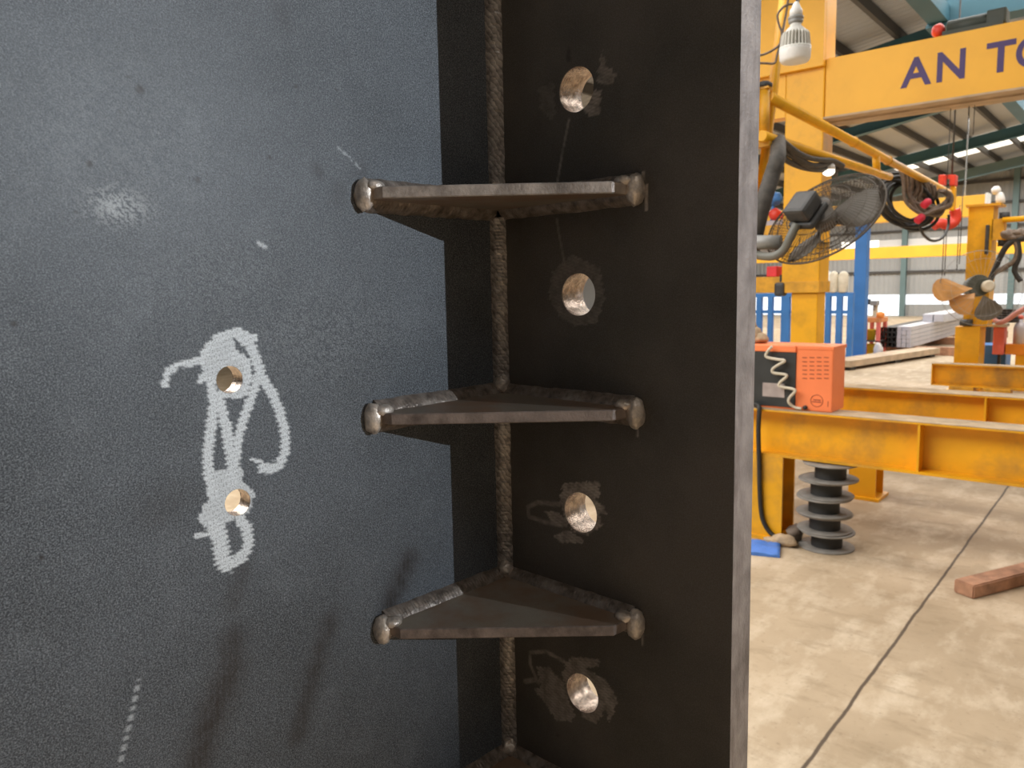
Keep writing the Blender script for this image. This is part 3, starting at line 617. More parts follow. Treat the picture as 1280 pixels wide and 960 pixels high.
# timber block on the floor
a = pz(1204, 748.5, 0); b2 = pz(1286, 727, 0); d = (b2-a); d.z = 0; d.normalize(); nrm = Vector((-d.y, d.x, 0)); a = pz(1217, 749.5, 0)
t_ = [a + d*s + nrm*w for s, w in ((-.002,0),(.75,0),(.75,.105),(-.002,.105))]
m = MB(); v = m.hexa([(p.x, p.y, 0) for p in t_] + [(p.x, p.y, .068) for p in t_]); bmesh.ops.bevel(m.bm, geom=list({e for w in v for e in w.link_edges}), offset=.006, segments=2, affect='EDGES')
solo(m, 'timber_block', M_wood, (a.x, a.y, 0), 'rough brown timber block lying on the concrete floor at right', 'timber')

# ------------------------------------------------------------------ gantry crane with lettering
gl_ = pd(978, 300, 8.5); gy = gl_.y; lx0 = gl_.x; lx1 = py_(1025, 300, gy).x; ld = .32
t = thing('gantry_crane', ((lx0+lx1)/2, gy+.16, 0), 'yellow gantry crane with AN TO lettering on its girder', 'crane'); o = t.location
zg1 = py_(1037, 72, gy).z; zg0 = py_(1037, 146, gy).z; zTop = zg1 + .9
zj = py_(1000, 366, gy).z; zj2 = py_(1000, 352, gy).z
m = MB(); m.box((lx0, gy, zj), (lx1, gy+ld, zTop), .012); m.build('leg', M_yel, t, o)
m = MB(); m.box((lx0+.10, gy+.03, 0.0), (lx1-.02, gy+ld-.03, zj), .01); m.box((lx0-.25, gy-.1, 0), (lx1+.25, gy+ld+.1, .03)); m.build('leg_foot', M_yel, t, o)
m = MB(); m.box((lx0-.02, gy-.02, zj), (lx1+.01, gy+ld+.02, zj2), .005); m.build('leg_collar', M_yeld, t, o)
zh = py_(960, 150, gy).z; zr = py_(985, 92, gy).z
m = MB(); m.box((lx0-.60, gy-.06, zr), (lx1-.0, gy-.001, zTop), .004); m.box((lx0-.60, gy-.001, zh), (lx0-.001, gy+.2, zTop), .004); m.build('head_plate', M_yelg, t, o)
for pa, pb in ((281, 298), (346, 366)):
    m = MB(); m.box((lx0-2.2, gy+.08, py_(960, pb, gy).z), (lx0, gy+.24, py_(960, pa, gy).z), .006); m.build('tie_beam', M_yeld, t, o)
gx0 = lx1 + .003; gx1 = 3.4; gf = gy + .02; gd = .42
m = MB(); m.box((gx0, gf, zg0), (gx1, gf+gd, zg1), .006); m.build('girder', M_yelg, t, o)
m = MB(); m.box((gx0, gf-.05, zg0-.018), (gx1, gf+gd+.05, zg0)); m.box((gx0, gf+.14, zg0-.035), (gx1, gf+.28, zg0-.018)); m.build('bottom_flange', M_tan, t, o)  # yellow flange drawn tan: beige light on its underside put into the colour
m = MB(); m.box((gx1-.02, gy, 0), (gx1+.4, gy+.5, zTop-.5)); m.build('leg', M_yel, t, o)
def text3d(ch, x0, x1, zb_, ztp, y):
    cu = bpy.data.curves.new('letter', 'FONT'); cu.body = ch; cu.offset = .022; cu.extrude = .004; ob = bpy.data.objects.new('letter', cu); COL.objects.link(ob)
    dg = bpy.context.evaluated_depsgraph_get(); me = bpy.data.meshes.new_from_object(ob.evaluated_get(dg)); bpy.data.objects.remove(ob)
    xs = [v.co.x for v in me.vertices]; ys = [v.co.y for v in me.vertices]; a_, b_2, c_, d_ = min(xs), max(xs), min(ys), max(ys)
    for v in me.vertices:
        v.co = Vector((x0 + (v.co.x-a_)/(b_2-a_)*(x1-x0), y - v.co.z, zb_ + (v.co.y-c_)/(d_-c_)*(ztp-zb_))) - o
    me.materials.append(M_ltr); r = bpy.data.objects.new('letter', me); COL.objects.link(r); r.parent = t; return r
def gp(px, py): return py_(px, py, gf)
zB = (gp(1130, 110).z + gp(1190, 102).z + gp(1248, 89).z)/3; zT_ = (gp(1152, 72).z + gp(1206, 60).z + gp(1252, 49).z)/3
for ch, pa, pb, pyy in (('A', 1126, 1164.5, 95), ('N', 1171.5, 1206.5, 82), ('T', 1233, 1269.5, 70), ('O', 1270.5, 1312, 60)):
    text3d(ch, gp(pa, pyy).x, gp(pb, pyy).x, zB, zT_, gf)['label'] = 'letter ' + ch + ' painted purple blue'
# trolley on top of the girder
q = py_(1205, 22, gf+.2); tr = thing('crane_trolley', (q.x, gf+.2, zg1), 'dark green grey hoist trolley with red end cap sitting on the girder', 'trolley'); oo = tr.location
m = MB(); m.tube([(q.x-.12, gf+.16, zg1+.09), (q.x+.22, gf+.16, zg1+.09)], .075, 16); m.box((q.x-.15, gf+.05, zg1), (q.x+.34, gf+.32, zg1+.05)); m.box((q.x+.2, gf+.08, zg1+.03), (q.x+.36, gf+.3, zg1+.17), .02); m.build('motor', mat('dark_green_metal', (.05, .06, .05)), tr, oo)
m = MB(); m.blob((q.x-.20, gf+.14, zg1+.09), (.06,.06,.065), 1, .05); m.build('end_cap', M_red, tr, oo)
for i, (pa, pt_, pb) in enumerate(((1189, 122, 250), (1212, 120, 168), (1219, 120, 168))):
    m = MB(); xa = py_(pa, pt_, gf+.3).x; m.tube([(xa, gf+.3, zg0-.034), (xa, gf+.3, py_(pa, pb, gf+.3).z)], .004, 6)
    solo(m, 'hoist_rope', M_dkg, (xa, gf+.3, zg0), ['leftmost thin hoist rope hanging below the lettered girder', 'middle thin hoist rope hanging below the lettered girder', 'rightmost thin hoist rope hanging below the lettered girder'][i], 'rope', 'thin hoist ropes')
# blue runway under the roof, top right
ya = 12.2; p0 = py_(1190, 22, ya); p1 = py_(1280, 6, ya)
k += 1; m = MB(); m.box((p0.x-.3, ya, p0.z-.06), (XR, ya+.2, p0.z+.24)); m.box((p0.x-.3, ya-.08, p0.z-.10), (XR, ya+.28, p0.z-.06)); struct(m, 'trim_%d' % k, M_teal, (p0.x, ya, p0.z))
k += 1; xe = p0.x-.15; m = MB(); m.box((xe-.12, ya-3.4, p0.z-.05), (xe+.12, ya+9, p0.z+.16)); struct(m, 'trim_%d' % k, M_teal, (xe, ya, p0.z))

# ------------------------------------------------------------------ jib boom, its post, fan, lamp, hoses
BX = pd(958, 171, 5.2); bx, by = BX.x, BX.y
def boom(px, py): kk = ray(px, py); return CAM + kk*((bx - CAM.x)/kk.x)        # on the vertical plane the boom swings in
pp = pd(932, 300, 5.25)
t = thing('jib_crane', (pp.x, pp.y, 0), 'yellow jib crane with a long pipe boom, its post hidden behind the dark steel section', 'jib crane'); o = t.location
zA = boom(956, 171).z; zBm = boom(962, 119).z; zc = boom(952, 108).z
m = MB(); m.box((pp.x-.09, pp.y-.09, 0), (pp.x+.03, pp.y+.09, 3.3), .006); m.build('post', M_yel, t, o)
m = MB(); m.lathe([(.036, zA-.03), (.036, zc)], (bx-.02, by, 0), n=20); m.box((pp.x, by-.03, zA-.06), (bx+.03, by+.05, zA-.03)); m.box((pp.x, by-.04, zc), (bx+.02, by+.04, zc+.012)); m.build('pivot', M_yeld, t, o)
m = MB(); m.lathe([(.048, zc+.012), (.05, zc+.02), (.05, zc+.035), (.03, zc+.05)], (bx-.02, by, 0), n=20); m.build('pivot_cap', M_dark, t, o)
m = MB(); m.tube([pd(987, -60, 5.32), pd(945, 290, 5.32)], .034, 4); m.build('stay', M_yel, t, o)
up = [boom(960, 120.5), boom(1186, 241)]
m = MB(); m.tube(up, .037, 14); m.build('upper_pipe', M_yel, t, o)
lw = [boom(952, 169.5), boom(1104, 219), boom(1112, 221)]
m = MB(); m.tube(lw, .034, 14); m.build('lower_pipe', M_yel, t, o)
m = MB(); m.tube([boom(1095, 194), boom(1096, 216)], .032, 10); m.build('brace', M_yel, t, o)
for i, px in enumerate((1067, 1110)): q = boom(px, 121 + (px-962)*.537); m = MB(); m.ring(q, up[1]-up[0], .039, .006, 20); m.build('clamp', M_yeld, t, o)
# big fan
fd = 4.75; fc = pd(1030, 273, fd)
cr, cu_, cf = RGT, UPV, -FWD
fn = (cr*(-.64) + cu_*.60 + cf*.48).normalized(); fa = fn.orthogonal().normalized(); fb = fn.cross(fa); FR = .365
t = thing('fan', pd(962, 312, fd), 'large black wire-caged industrial fan hanging before the yellow gantry leg', 'fan'); o = t.location
def onf(r, a_, h): return fc + (fa*math.cos(a_) + fb*math.sin(a_))*r + fn*h
m = MB(); m.ring(fc, fn, FR, .0055, 64)
for side_, dep in ((1, .10), (-1, .13)):
    NW = 84
    for i in range(NW):
        a0 = 2*PI*i/NW; P = [onf(FR*q, a0 + side_*.30*(1-q), side_*dep*(1-q**2.2)) for q in (1, .88, .72, .55, .38, .22)]; m.tube(P, .0019, 4, caps=False)
    for q in (.22, .38, .55, .75, .9): m.ring(fc + fn*side_*dep*(1-q**2.2), fn, FR*q, .0028, 48, 4)
m.build('cage', M_wire, t, o)
m = MB(); m.lathe([(.07,-.05),(.075,.0),(.07,.03)], fc, fn, 20)
for i in range(3):
    a0 = 2*PI*i/3 + .35; R_ = []
    for j in range(9):
        r = .06 + .265*j/8; w = .30 + .55*math.sin(PI*min(1, (j+1)/9))**.7*.6
        R_.append([onf(r, a0 + w*(u-.5)*1.7, -.02 + .07*(u-.5)) for u in (0, .25, .5, .75, 1)])
    A = [[m.bm.verts.new(q) for q in r] for r in R_]; Bk = [[m.bm.verts.new(q - fn*.004) for q in r] for r in R_]
    for G in (A, Bk):
        for r0, r1 in zip(G, G[1:]):
            for u in range(4): m.face([r0[u], r0[u+1], r1[u+1], r1[u]], True)
    for r0, r1, s0_, s1_ in [(A[j], A[j+1], Bk[j], Bk[j+1]) for j in range(8)]: m.face([r0[0], r1[0], s1_[0], s0_[0]]); m.face([r0[4], r1[4], s1_[4], s0_[4]])
    for u in range(4): m.face([A[8][u], A[8][u+1], Bk[8][u+1], Bk[8][u]])
m.build('blades', M_blade, t, o)
mc = pd(1003, 258, fd-.1); Mm = Matrix.Identity(3); xa = (cr*.80 - cu_*.60).normalized(); zm = fn; yv = zm.cross(xa).normalized(); xa = yv.cross(zm)
Mm = Matrix((xa, yv, zm)).transposed().to_4x4(); Mm.translation = mc
m = MB(); m.box((-.075,-.085,-.05), (.075,.085,.05), .022, Mm); m.box((-.085,-.095,-.10), (.085,.095,-.055), .015, Mm); m.tube([mc - fn*.08, fc - fn*.0], .03, 12); m.build('motor', M_dkg, t, o)
arm = spline([pd(938, 316, fd+.1), pd(952, 320, fd+.05), pd(968, 320, fd-.02), pd(980, 312, fd-.06), pd(988, 296, fd-.09), pd(996, 280, fd-.1)], 6)
m = MB(); m.tube(arm, .026, 12); m.build('bracket_arm', mat('grey_green_tube', (.14, .14, .12), .5), t, o)
m = MB(); m.tube([pd(936, 303, fd+.12), pd(976, 303, fd+.02)], .045, 12); m.build('bracket_sleeve', M_gry, t, o)
# dark hose from the boom down to the left, and the one along the boom
m = MB(); m.tube(spline([boom(978, 178)+Vector((0,-.08,0)), pd(972, 196, 5.0), pd(964, 222, 4.95), pd(955, 250, 4.9), pd(946, 285, 4.9), pd(938, 320, 4.95)], 6), .05, 12)
solo(m, 'duct_hose', M_hose, pd(955, 250, 4.9), 'thick dark hose drooping from the lower boom pipe past the steel edge', 'hose')
m = MB(); P = [(974,182),(984,188),(998,198),(1012,206),(1026,209),(1040,208),(1052,212)]
for j in range(4):
    m.tube(spline([boom(x, y + 2*math.sin(i*1.3+j*2)) + Vector((-.03+.02*j, -.05-.02*(j % 2), .02*(j-1.5))) for i, (x, y) in enumerate(P)], 6), .020, 8)
m.tube([boom(978, 173)+Vector((-.05,-.04,0)), boom(979, 183)+Vector((0,-.08,0))], .02, 8)
solo(m, 'cable_bundle', M_hose, boom(1010, 200), 'dark bundle of cables tied along under the lower boom pipe', 'cable bundle')
q = boom(1041, 214) + Vector((0, -.1, 0)); t = thing('work_light', q, 'small lit cream work light hanging under the cables above the fan', 'lamp'); 
m = MB(); m.lathe([(.03,.05),(.045,.03),(.05,0)], (0,0,0), (0,0,1), 20); m.build('shade', M_wht, t); m = MB(); m.blob((0,0,-.012), (.046,.046,.035), 1, .0); m.build('bulb', M_lit, t)
# coils of hose at the boom's end
def loops(m, c, R, n, r, tilt, seed, drop=0.0, ell=1.0):
    rn = random.Random(seed)
    for i in range(n):
        ax = (Vector((1, .25, .1)) + Vector((rn.uniform(-.3,.3), rn.uniform(-.3,.3), rn.uniform(-.25,.25)))).normalized(); a_ = Vector((0,1,0)); a_ = (a_ - ax*a_.dot(ax)).normalized(); b_3 = ax.cross(a_); Ri = R*rn.uniform(.8, 1.12)
        cc = c + Vector((rn.uniform(-.08,.08), rn.uniform(-.10,.10), -Ri + rn.uniform(-.03,.03)))
        m.tube([cc + (a_*math.cos(2*PI*q/28)*ell + b_3*math.sin(2*PI*q/28))*Ri*(1+.05*math.sin(3*2*PI*q/28+i)) for q in range(28)], r, 7, closed=True)
dA = (boom(1125, 225) - CAM).dot(FLAT); dB = (boom(1158, 235) - CAM).dot(FLAT) - .25
m = MB(); rn = random.Random(11)
for i in range(9):
    cx_, cy_ = 1134 + rn.uniform(-5, 5), 252 + rn.uniform(-5, 4); ra, rb = 34 + rn.uniform(-6, 5), 25 + rn.uniform(-5, 8); tl = math.radians(35 + rn.uniform(-12, 12)); dd = dB + .22 + .02*i + rn.uniform(-.02, .02); P = []
    for q in range(30):
        th = 2*PI*q/30; u, v = ra*math.cos(th), rb*math.sin(th); P.append(pd(cx_ + u*math.cos(tl) - v*math.sin(tl), cy_ + u*math.sin(tl) + v*math.cos(tl), dd + .10*math.sin(th + i)))
    m.tube(P, .019, 7, closed=True)
m.tube([boom(1150, 219), pd(1150, 236, dB+.3)], .012, 7)
solo(m, 'hose_coil', M_blk, pd(1134, 250, dB+.25), 'black hose coil slung on the boom right beside the fan', 'hose coil', 'hose coils on the boom')
m = MB(); rn = random.Random(5)
for i in range(13):
    x0_ = 1124 + i*3.6; y0_ = 209 + (x0_-1124)*.52; dd = dB - .04*rn.random() + .02*i
    P = [pd(x0_, y0_, dd), pd(x0_+4+rn.uniform(-2,2), y0_+16, dd), pd(x0_*.62+1152*.38-4+rn.uniform(-3,3), 248+rn.uniform(-5,5), dd), pd(1152+i*1.2+rn.uniform(-3,3), 263+rn.uniform(-7,6), dd), pd(1171+rn.uniform(-3,4), 266+rn.uniform(-9,4), dd), pd(1184+rn.uniform(-3,4), 254+rn.uniform(-5,5), dd), pd(1187+rn.uniform(-3,3), 244, dd), pd(1180-i*.6, 238, dd)]
    m.tube(spline(P, 6), .018, 7)
solo(m, 'hose_coil', M_hoseb, pd(1158, 240, dB), 'brown grey hose coil hanging in loops from the tip of the yellow boom', 'hose coil', 'hose coils on the boom')
m = MB(); cc = boom(1166, 279); m.tube(spline([boom(1152, 270), boom(1150, 282), boom(1155, 294), boom(1166, 301), boom(1178, 297), boom(1185, 284), boom(1186, 268)], 8), .016, 8); solo(m, 'cable_loop', M_blk, cc, 'single thin black cable loop hanging below the hose coils', 'cable')
for i, (px, py, lab) in enumerate(((1150, 273, 'crimson hose connector at the bottom of the black coil'), (1158, 254, 'crimson hose connector in the middle of the brown grey coil'))):
    q = pd(px, py, dB-.12); m = MB(); m.lathe([(.02,-.05),(.040,-.045),(.040,.03),(.025,.05)], q, (.3,.5,.4), 16); solo(m, 'hose_connector', mat('crimson_plastic', (.60,.02,.05)), q, lab, 'connector', 'crimson hose connectors')
# chain hoist beyond the boom tip
hd = 10.2; q = pd(1186, 250, hd); t = thing('chain_hoist', q, 'red and yellow chain hoist hanging beyond the boom tip', 'hoist'); o = q
def hp(px, py): return pd(px, py, hd)
m = MB(); a = hp(1174, 232); b2 = hp(1184, 219); m.box((a.x, a.y-.08, a.z), (b2.x, a.y+.1, b2.z), .015); a = hp(1188, 233); b2 = hp(1197, 219); m.box((a.x, a.y-.08, a.z), (b2.x, a.y+.1, b2.z), .015); a = hp(1180, 222); b2 = hp(1192, 219); m.box((a.x, a.y-.02, a.z-.02), (b2.x, a.y+.06, b2.z)); m.build('body', M_red, t, o)
m = MB(); a = hp(1186.5, 264); b2 = hp(1196, 233); m.box((a.x, a.y-.05, a.z), (b2.x, a.y+.07, b2.z), .02); m.build('load_block', M_yel, t, o)
m = MB(); m.tube(spline([hp(1193, 262), hp(1195, 270), hp(1192, 278), hp(1184, 281), hp(1175, 279), hp(1167, 282)], 6), .065, 12); m.build('hook', M_red, t, o)
m = MB(); m.tube([hp(1190, 219), (hp(1190,219).x, hp(1190,219).y, 5.4)], .012, 6); m.build('suspension_rod', M_dkg, t, o)
for i, (px, y0_, y1_) in enumerate(((1181, 280, 345), (1184, 280, 345), (1200, 262, 340), (1204, 240, 330))):
    m = MB(); a = pd(px, y0_-6, hd); b2 = pd(px-1.5, y1_, hd); m.tube([a, (a.x, a.y, b2.z)], .006, 6); a = a
    solo(m, 'pendant_cord', M_dkg, a, ['thin pendant cord below the chain hoist, first from the left', 'thin pendant cord below the chain hoist, second from the left', 'thin pendant cord right of the chain hoist, nearer the hoist', 'thin pendant cord right of the chain hoist, nearer the yellow column'][i], 'cord', 'pendant cords')
# LED bulb lamp hung on a wire
lc = pd(993.5, 79, 4.3); t = thing('hanging_lamp', lc, 'large white LED bulb lamp with finned body hanging from a wire, top centre right', 'lamp')
px2m = 4.3/F*1.04
m = MB(); m.lathe([(.004,0),(.045,.001),(.070,.006),(.078,.02),(.081,.062),(.080,.074)], n=36); m.build('diffuser', M_wht, t)
m = MB(); m.lathe([(.081,.070),(.081,.080),(.075,.082),(.055,.084),(.050,.150),(.056,.153),(.050,.168),(.03,.188),(.026,.205)], n=36, caps=False)
for i in range(26):
    a_ = 2*PI*i/26; c, s_ = math.cos(a_), math.sin(a_); tn = Vector((-s_, c, 0))*.0022; p = [Vector((c*.05, s_*.05, .080)), Vector((c*.079, s_*.079, .080)), Vector((c*.072, s_*.072, .145)), Vector((c*.064, s_*.064, .158)), Vector((c*.05, s_*.05, .158))]
    m.prism([q - tn for q in p], tn*2)
m.build('heat_sink', M_wht2, t)
m = MB(); m.lathe([(.028,.200),(.036,.205),(.038,.216),(.030,.219),(.040,.224),(.040,.234),(.034,.238)], n=24); m.build('screw_collar', M_gry, t)
m = MB(); m.lathe([(.034,.237),(.031,.27),(.022,.285),(.016,.30),(.010,.31)], n=24); m.build('socket', M_wht, t)
m = MB(); m.tube(spline([Vector((0,0,.305)), Vector((.004,.004,.33)), Vector((.02,.02,.36)), Vector((.03,.03,.6)), Vector((.03,.03,2.0))], 6), .005, 6); m.build('cord', M_blk, t)
for i, (P, lab) in enumerate(((((1001,-6),(996,4),(984,6),(976,12),(972,20),(974,32),(977,40),(976,52),(970,60),(955,68),(940,70)), 'thin dark wire looping left from the hanging lamp to the steel edge'), (((940,79),(955,79),(968,79),(971,70),(975,55),(982,20),(986,-6)), 'thin dark wire running beside the leaning yellow stay'))):
    m = MB(); m.tube(spline([pd(x, y, 4.9) for x, y in P], 6), .007, 6); solo(m, 'wire', M_hoseb, pd(972, 30, 4.9), lab, 'wire')

# ------------------------------------------------------------------ right-hand jib column and what is around it
cy = 11.75
def cp_(px, py, y=cy): return py_(px, py, y)
t = thing('jib_crane', (cp_(1222, 455).x, cy+.2, 0), 'yellow jib crane standing behind the low trestle at right, small fan on its mast', 'jib crane'); o = t.location
xa0, xa1 = cp_(1209, 300).x, cp_(1240, 300).x; zc = cp_(1228, 258).z; zb2 = cp_(1210, 408).z
m = MB(); m.box((xa0, cy, zb2), (xa1, cy+.012, zc)); m.box((xa0, cy+.36, zb2), (xa1, cy+.372, zc)); m.box((xa0+.001, cy+.012, zb2), (xa0+.013, cy+.36, zc)); m.box((xa1-.013, cy+.012, zb2), (xa1-.001, cy+.36, zc)); m.build('column', M_yel, t, o)
m = MB(); m.box((xa0-.03, cy-.03, zc), (xa1+.08, cy+.42, zc+.03)); m.build('cap_plate', M_yeld, t, o)
xb0, xb1 = cp_(1193, 440).x, cp_(1224, 440).x
m = MB(); m.box((xb0, cy-.03, 0), (xb1, cy+.42, zb2), .01); m.box((xb0-.1, cy-.13, 0), (xb1+.1, cy+.52, .03)); m.build('base_box', M_yel, t, o)
m = MB(); m.box(((xa0+xa1)/2-.07, cy-.012, cp_(1210,425).z), ((xa0+xa1)/2-.03, cy-.001, cp_(1210,380).z)); m.build('rib', M_yeld, t, o)
a = cp_(1200, 406, cy-.05); b2 = cp_(1216, 398, cy-.05); m = MB(); m.tube([(a.x, cy-.05, a.z+.03), (b2.x, cy-.05, a.z+.03)], .045, 12); m.build('clamp', M_dkg, t, o)
a = cp_(1231, 318); b2 = cp_(1240, 281); m = MB(); m.box((a.x, cy-.06, a.z), (b2.x-.02, cy-.002, b2.z), .012); m.build('cable_clip', M_dkg, t, o)
a = cp_(1245, 302); b2 = cp_(1256, 271); m = MB(); m.box((xa1-.01, cy+.0, a.z+.02), (b2.x, cy+.2, b2.z-.02)); m.build('pivot_block', M_yeld, t, o)
for z in (a.z, b2.z): m = MB(); m.lathe([(.06,-.06),(.06,.06)], ((a.x+b2.x)/2+.03, cy+.06, z), n=16); m.build('pivot_bearing', M_dark, t, o)
for pya, pyb in ((275, 280), (297, 296)):
    a = cp_(1254, pya); m = MB(); m.tube([a, a + Vector((2.4, -.5, -.02))], .035, 12); m.build('boom_pipe', M_yel, t, o)
q = cp_(1250, 262); t = thing('white_lamp', (q.x, cy+.1, zc+.03), 'white bulb lamp standing on top of the right yellow column', 'lamp')
m = MB(); m.lathe([(.05,0),(.055,.05),(.045,.11),(.03,.14)], (-.01,0,0), (-.15,0,1), 20); m.build('socket', M_wht, t); m = MB(); m.lathe([(.03,.13),(.05,.15),(.056,.18),(.045,.215),(.01,.235)], (-.01,0,0), (-.35,0,1), 20); m.build('bulb', M_wht, t)
# clutter of cables below the right boom
for i, (P, r, lab) in enumerate(((((1280,298),(1268,301),(1258,308),(1250,322),(1243,338),(1237,352)), .035, 'thick black cable sagging from the right boom towards the fan hub'), (((1268,300),(1272,312),(1268,326),(1256,334),(1244,341),(1238,348)), .030, 'dark brown cable curving below the right boom to the fan hub'), (((1272,300),(1274,320),(1268,338),(1276,352)), .030, 'black cable dropping straight from the right boom near the frame edge'))):
    m = MB(); m.tube(spline([cp_(x, y, cy-.35) for x, y in P], 6), r, 8); solo(m, 'cable', [M_blk, M_hoseb, M_blk][i], cp_(*P[2], cy-.35), lab, 'cable')
m = MB()
for i in range(6): m.blob(cp_(1262+5*i, 293+(i % 2)*3, cy-.3), (.09,.08,.06), i, .4)
solo(m, 'cable_bundle', M_hoseb, cp_(1272, 294, cy-.3), 'dark heap of cables lying along the right boom pipe', 'cable bundle')
# second fan
f2 = cp_(1226, 360, cy-.45); fn2 = (CAM - f2).normalized() + Vector((.3,0,.1)); fn2.normalize(); a2 = fn2.orthogonal().normalized(); a2 = (RGT - fn2*RGT.dot(fn2)).normalized(); bb = fn2.cross(a2)
if bb.z < 0: bb = -bb
t = thing('fan', (f2.x, f2.y, f2.z), 'smaller fan with tan blades and thin cage mounted on the right yellow column', 'fan'); o = f2
def of2(r, a_, h=0): return f2 + (a2*math.cos(a_) + bb*math.sin(a_))*r + fn2*h
m = MB(); m.ring(f2, fn2, .47, .004, 56)
for i in range(36):
    a_ = 2*PI*i/36; m.tube([of2(.47, a_), of2(.36, a_+.1, .09), of2(.10, a_+.25, .13)], .0015, 4, caps=False)
m.ring(f2+fn2*.09, fn2, .36, .002, 40, 4); m.build('cage', M_gry, t, o)
for i, (ang, mt) in enumerate(((math.radians(182), M_bladeo), (math.radians(222), M_bladeo), (math.radians(285), M_blade))):
    m = MB(); L_ = .46 if i == 0 else .32; poly = []
    for q in range(20):
        th = 2*PI*q/20; poly.append(of2(.10 + L_/2 + L_/2*math.cos(th)*1.0, ang + (.42 if i == 0 else .55)*math.sin(th)*(.8+.3*math.cos(th)), .02+.05*math.sin(th)))
    m.prism(poly, fn2*.006); m.build('blade', mt, t, o)
m = MB(); m.lathe([(.13,-.30),(.14,-.08),(.13,-.04)], f2 + fn2*.0 + bb*.04, fn2, 20); m.build('motor', mat('dark_olive_metal', (.05,.055,.04)), t, o)
m = MB(); m.lathe([(.075,-.03),(.075,.03),(.05,.05)], f2 + a2*.08 + bb*.02, fn2, 18); m.build('hub', M_crm, t, o)
m = MB(); m.tube([f2 - fn2*.25, Vector((f2.x+.05, cy+.05, f2.z))], .04, 10); m.build('bracket', M_dkg, t, o)
# red box, blue box, dark cabinet, orange beam, gas bottle
def pbox(name, mt, pxa, pya, pxb, pyb, y, depth, label, cat, z0=None, bev=.01):
    a = py_(pxa, pyb, y); b2 = py_(pxb, pya, y); m = MB(); zlo = a.z if z0 is None else z0
    m.box((a.x, y, zlo), (b2.x, y+depth, b2.z), bev); return solo(m, name, mt, ((a.x+b2.x)/2, y+depth/2, zlo), label, cat)
bbx = pbox('blue_cabinet', M_blu, 1219, 432, 1258, 470, 12.6, .5, 'blue steel cabinet on the floor right of the yellow column', 'cabinet', 0)
zt3 = py_(1240, 432, 12.6).z
pbox('dark_cabinet', M_dark, 1226, 376, 1241, 440, 13.3, .3, 'tall black cabinet standing behind the blue cabinet', 'cabinet', 0)
a = py_(1240, 443, 12.3); b2 = py_(1256, 409, 12.3); t = thing('red_box', ((a.x+b2.x)/2, 12.45, 0), 'faded red box on a pedestal in front of the blue cabinet', 'box'); o = t.location
m = MB(); m.box((a.x, 12.3, a.z), (b2.x, 12.55, b2.z), .01); m.build('case', M_pink, t, o); m = MB(); m.box((a.x-.05, 12.27, b2.z), (b2.x+.02, 12.58, b2.z+.04), .005); m.build('lid', M_crm, t, o); m = MB(); m.box((a.x+.05, 12.4, 0), (b2.x-.05, 12.5, a.z)); m.build('pedestal', M_dark, t, o)
zr_ = b2.z+.04
m = MB()
for i in range(5): m.ring(Vector(((a.x+b2.x)/2+.06, 12.43+.0, zr_+.04+.035*i)), (0,.1,1), .13-.01*i, .02, 24, 6)
solo(m, 'cable_coil', M_blk, ((a.x+b2.x)/2, 12.43, zr_), 'dark cable coil sitting on the faded red box', 'cable coil')
m = MB(); m.tube(spline([py_(1241, 398, 12.25), py_(1248, 403, 12.2), py_(1258, 400, 12.2), py_(1270, 392, 12.2), py_(1284, 384, 12.2)], 6), .035, 8); solo(m, 'pink_hose', mat('pink_rubber', (.55,.25,.22)), py_(1258, 400, 12.2), 'dusty pink hose sagging above the faded red box', 'hose')
a = py_(1256, 443, 12.35); b2 = py_(1256, 430, 12.35); t = thing('orange_rail', (a.x+1, 12.45, 0), 'orange rail on yellow legs at the right edge beside the red box', 'rail'); o = t.location
m = MB(); m.box((a.x, 12.35, a.z), (a.x+2.5, 12.55, b2.z), .008); m.build('rail', mat('orange_paint', (.75,.27,.02)), t, o)
for q in (a.x+.12, a.x+2.2): m = MB(); m.box((q, 12.37, 0), (q+.22, 12.53, a.z)); m.build('leg', M_yel, t, o)
q = py_(1274, 428, 12.45); t = thing('gas_bottle', (q.x, 12.45, b2.z), 'grey bottle standing on the orange rail at the right edge', 'bottle'); m = MB(); m.lathe([(.07,0),(.075,.01),(.075,.22),(.06,.27),(.03,.30),(.03,.34)], n=20); m.build('body', M_galv, t); m = MB(); m.lathe([(.035,.34),(.035,.37),(.02,.39)], n=14); m.build('valve', M_pink, t)
q = pz(1272, 492, .05); m = MB(); zq_ = py_(1272, 497, YB2+.1).z; m.blob((py_(1272, 490, YB3-.3).x, YB3-.3, .06), (.28,.12,.06), 3, .3); solo(m, 'blue_rag', mat('navy_cloth', (.03,.03,.16), .9), (py_(1272,490,YB3-.3).x, YB3-.3, 0), 'navy blue rag on the floor before the low yellow beam', 'rag')

# ------------------------------------------------------------------ middle distance: blue post and frames, tubes, girders
bp0 = pz(1073, 449, 0); zt4 = pd(1083, 270, bp0.dot(FLAT)).z
m = MB(); m.box((bp0.x-.11, bp0.y-.10, 0), (bp0.x+.11, bp0.y+.12, zt4), .01); t = thing('blue_post', (bp0.x, bp0.y, 0), 'tall blue steel post standing left of the silver tube bundle', 'post'); m.build('post', M_blu, t, t.location)
m = MB(); m.box((bp0.x-.28, bp0.y-.28, 0), (bp0.x+.28, bp0.y+.28, .03)); m.build('base_plate', M_blu, t, t.location)
m = MB(); m.box((bp0.x-.2, bp0.y-.2, zt4), (bp0.x+.2, bp0.y+.2, zt4+.03)); m.build('cap_plate', M_blu, t, t.location)
fy = pd(1000, 400, 14.6).y
t = thing('storage_rack', (py_(1000, 400, fy).x, fy, 0), 'blue steel rack with slim posts seen either side of the yellow gantry leg', 'rack'); o = t.location
zf = py_(1000, 371, fy).z; ztop2 = zf
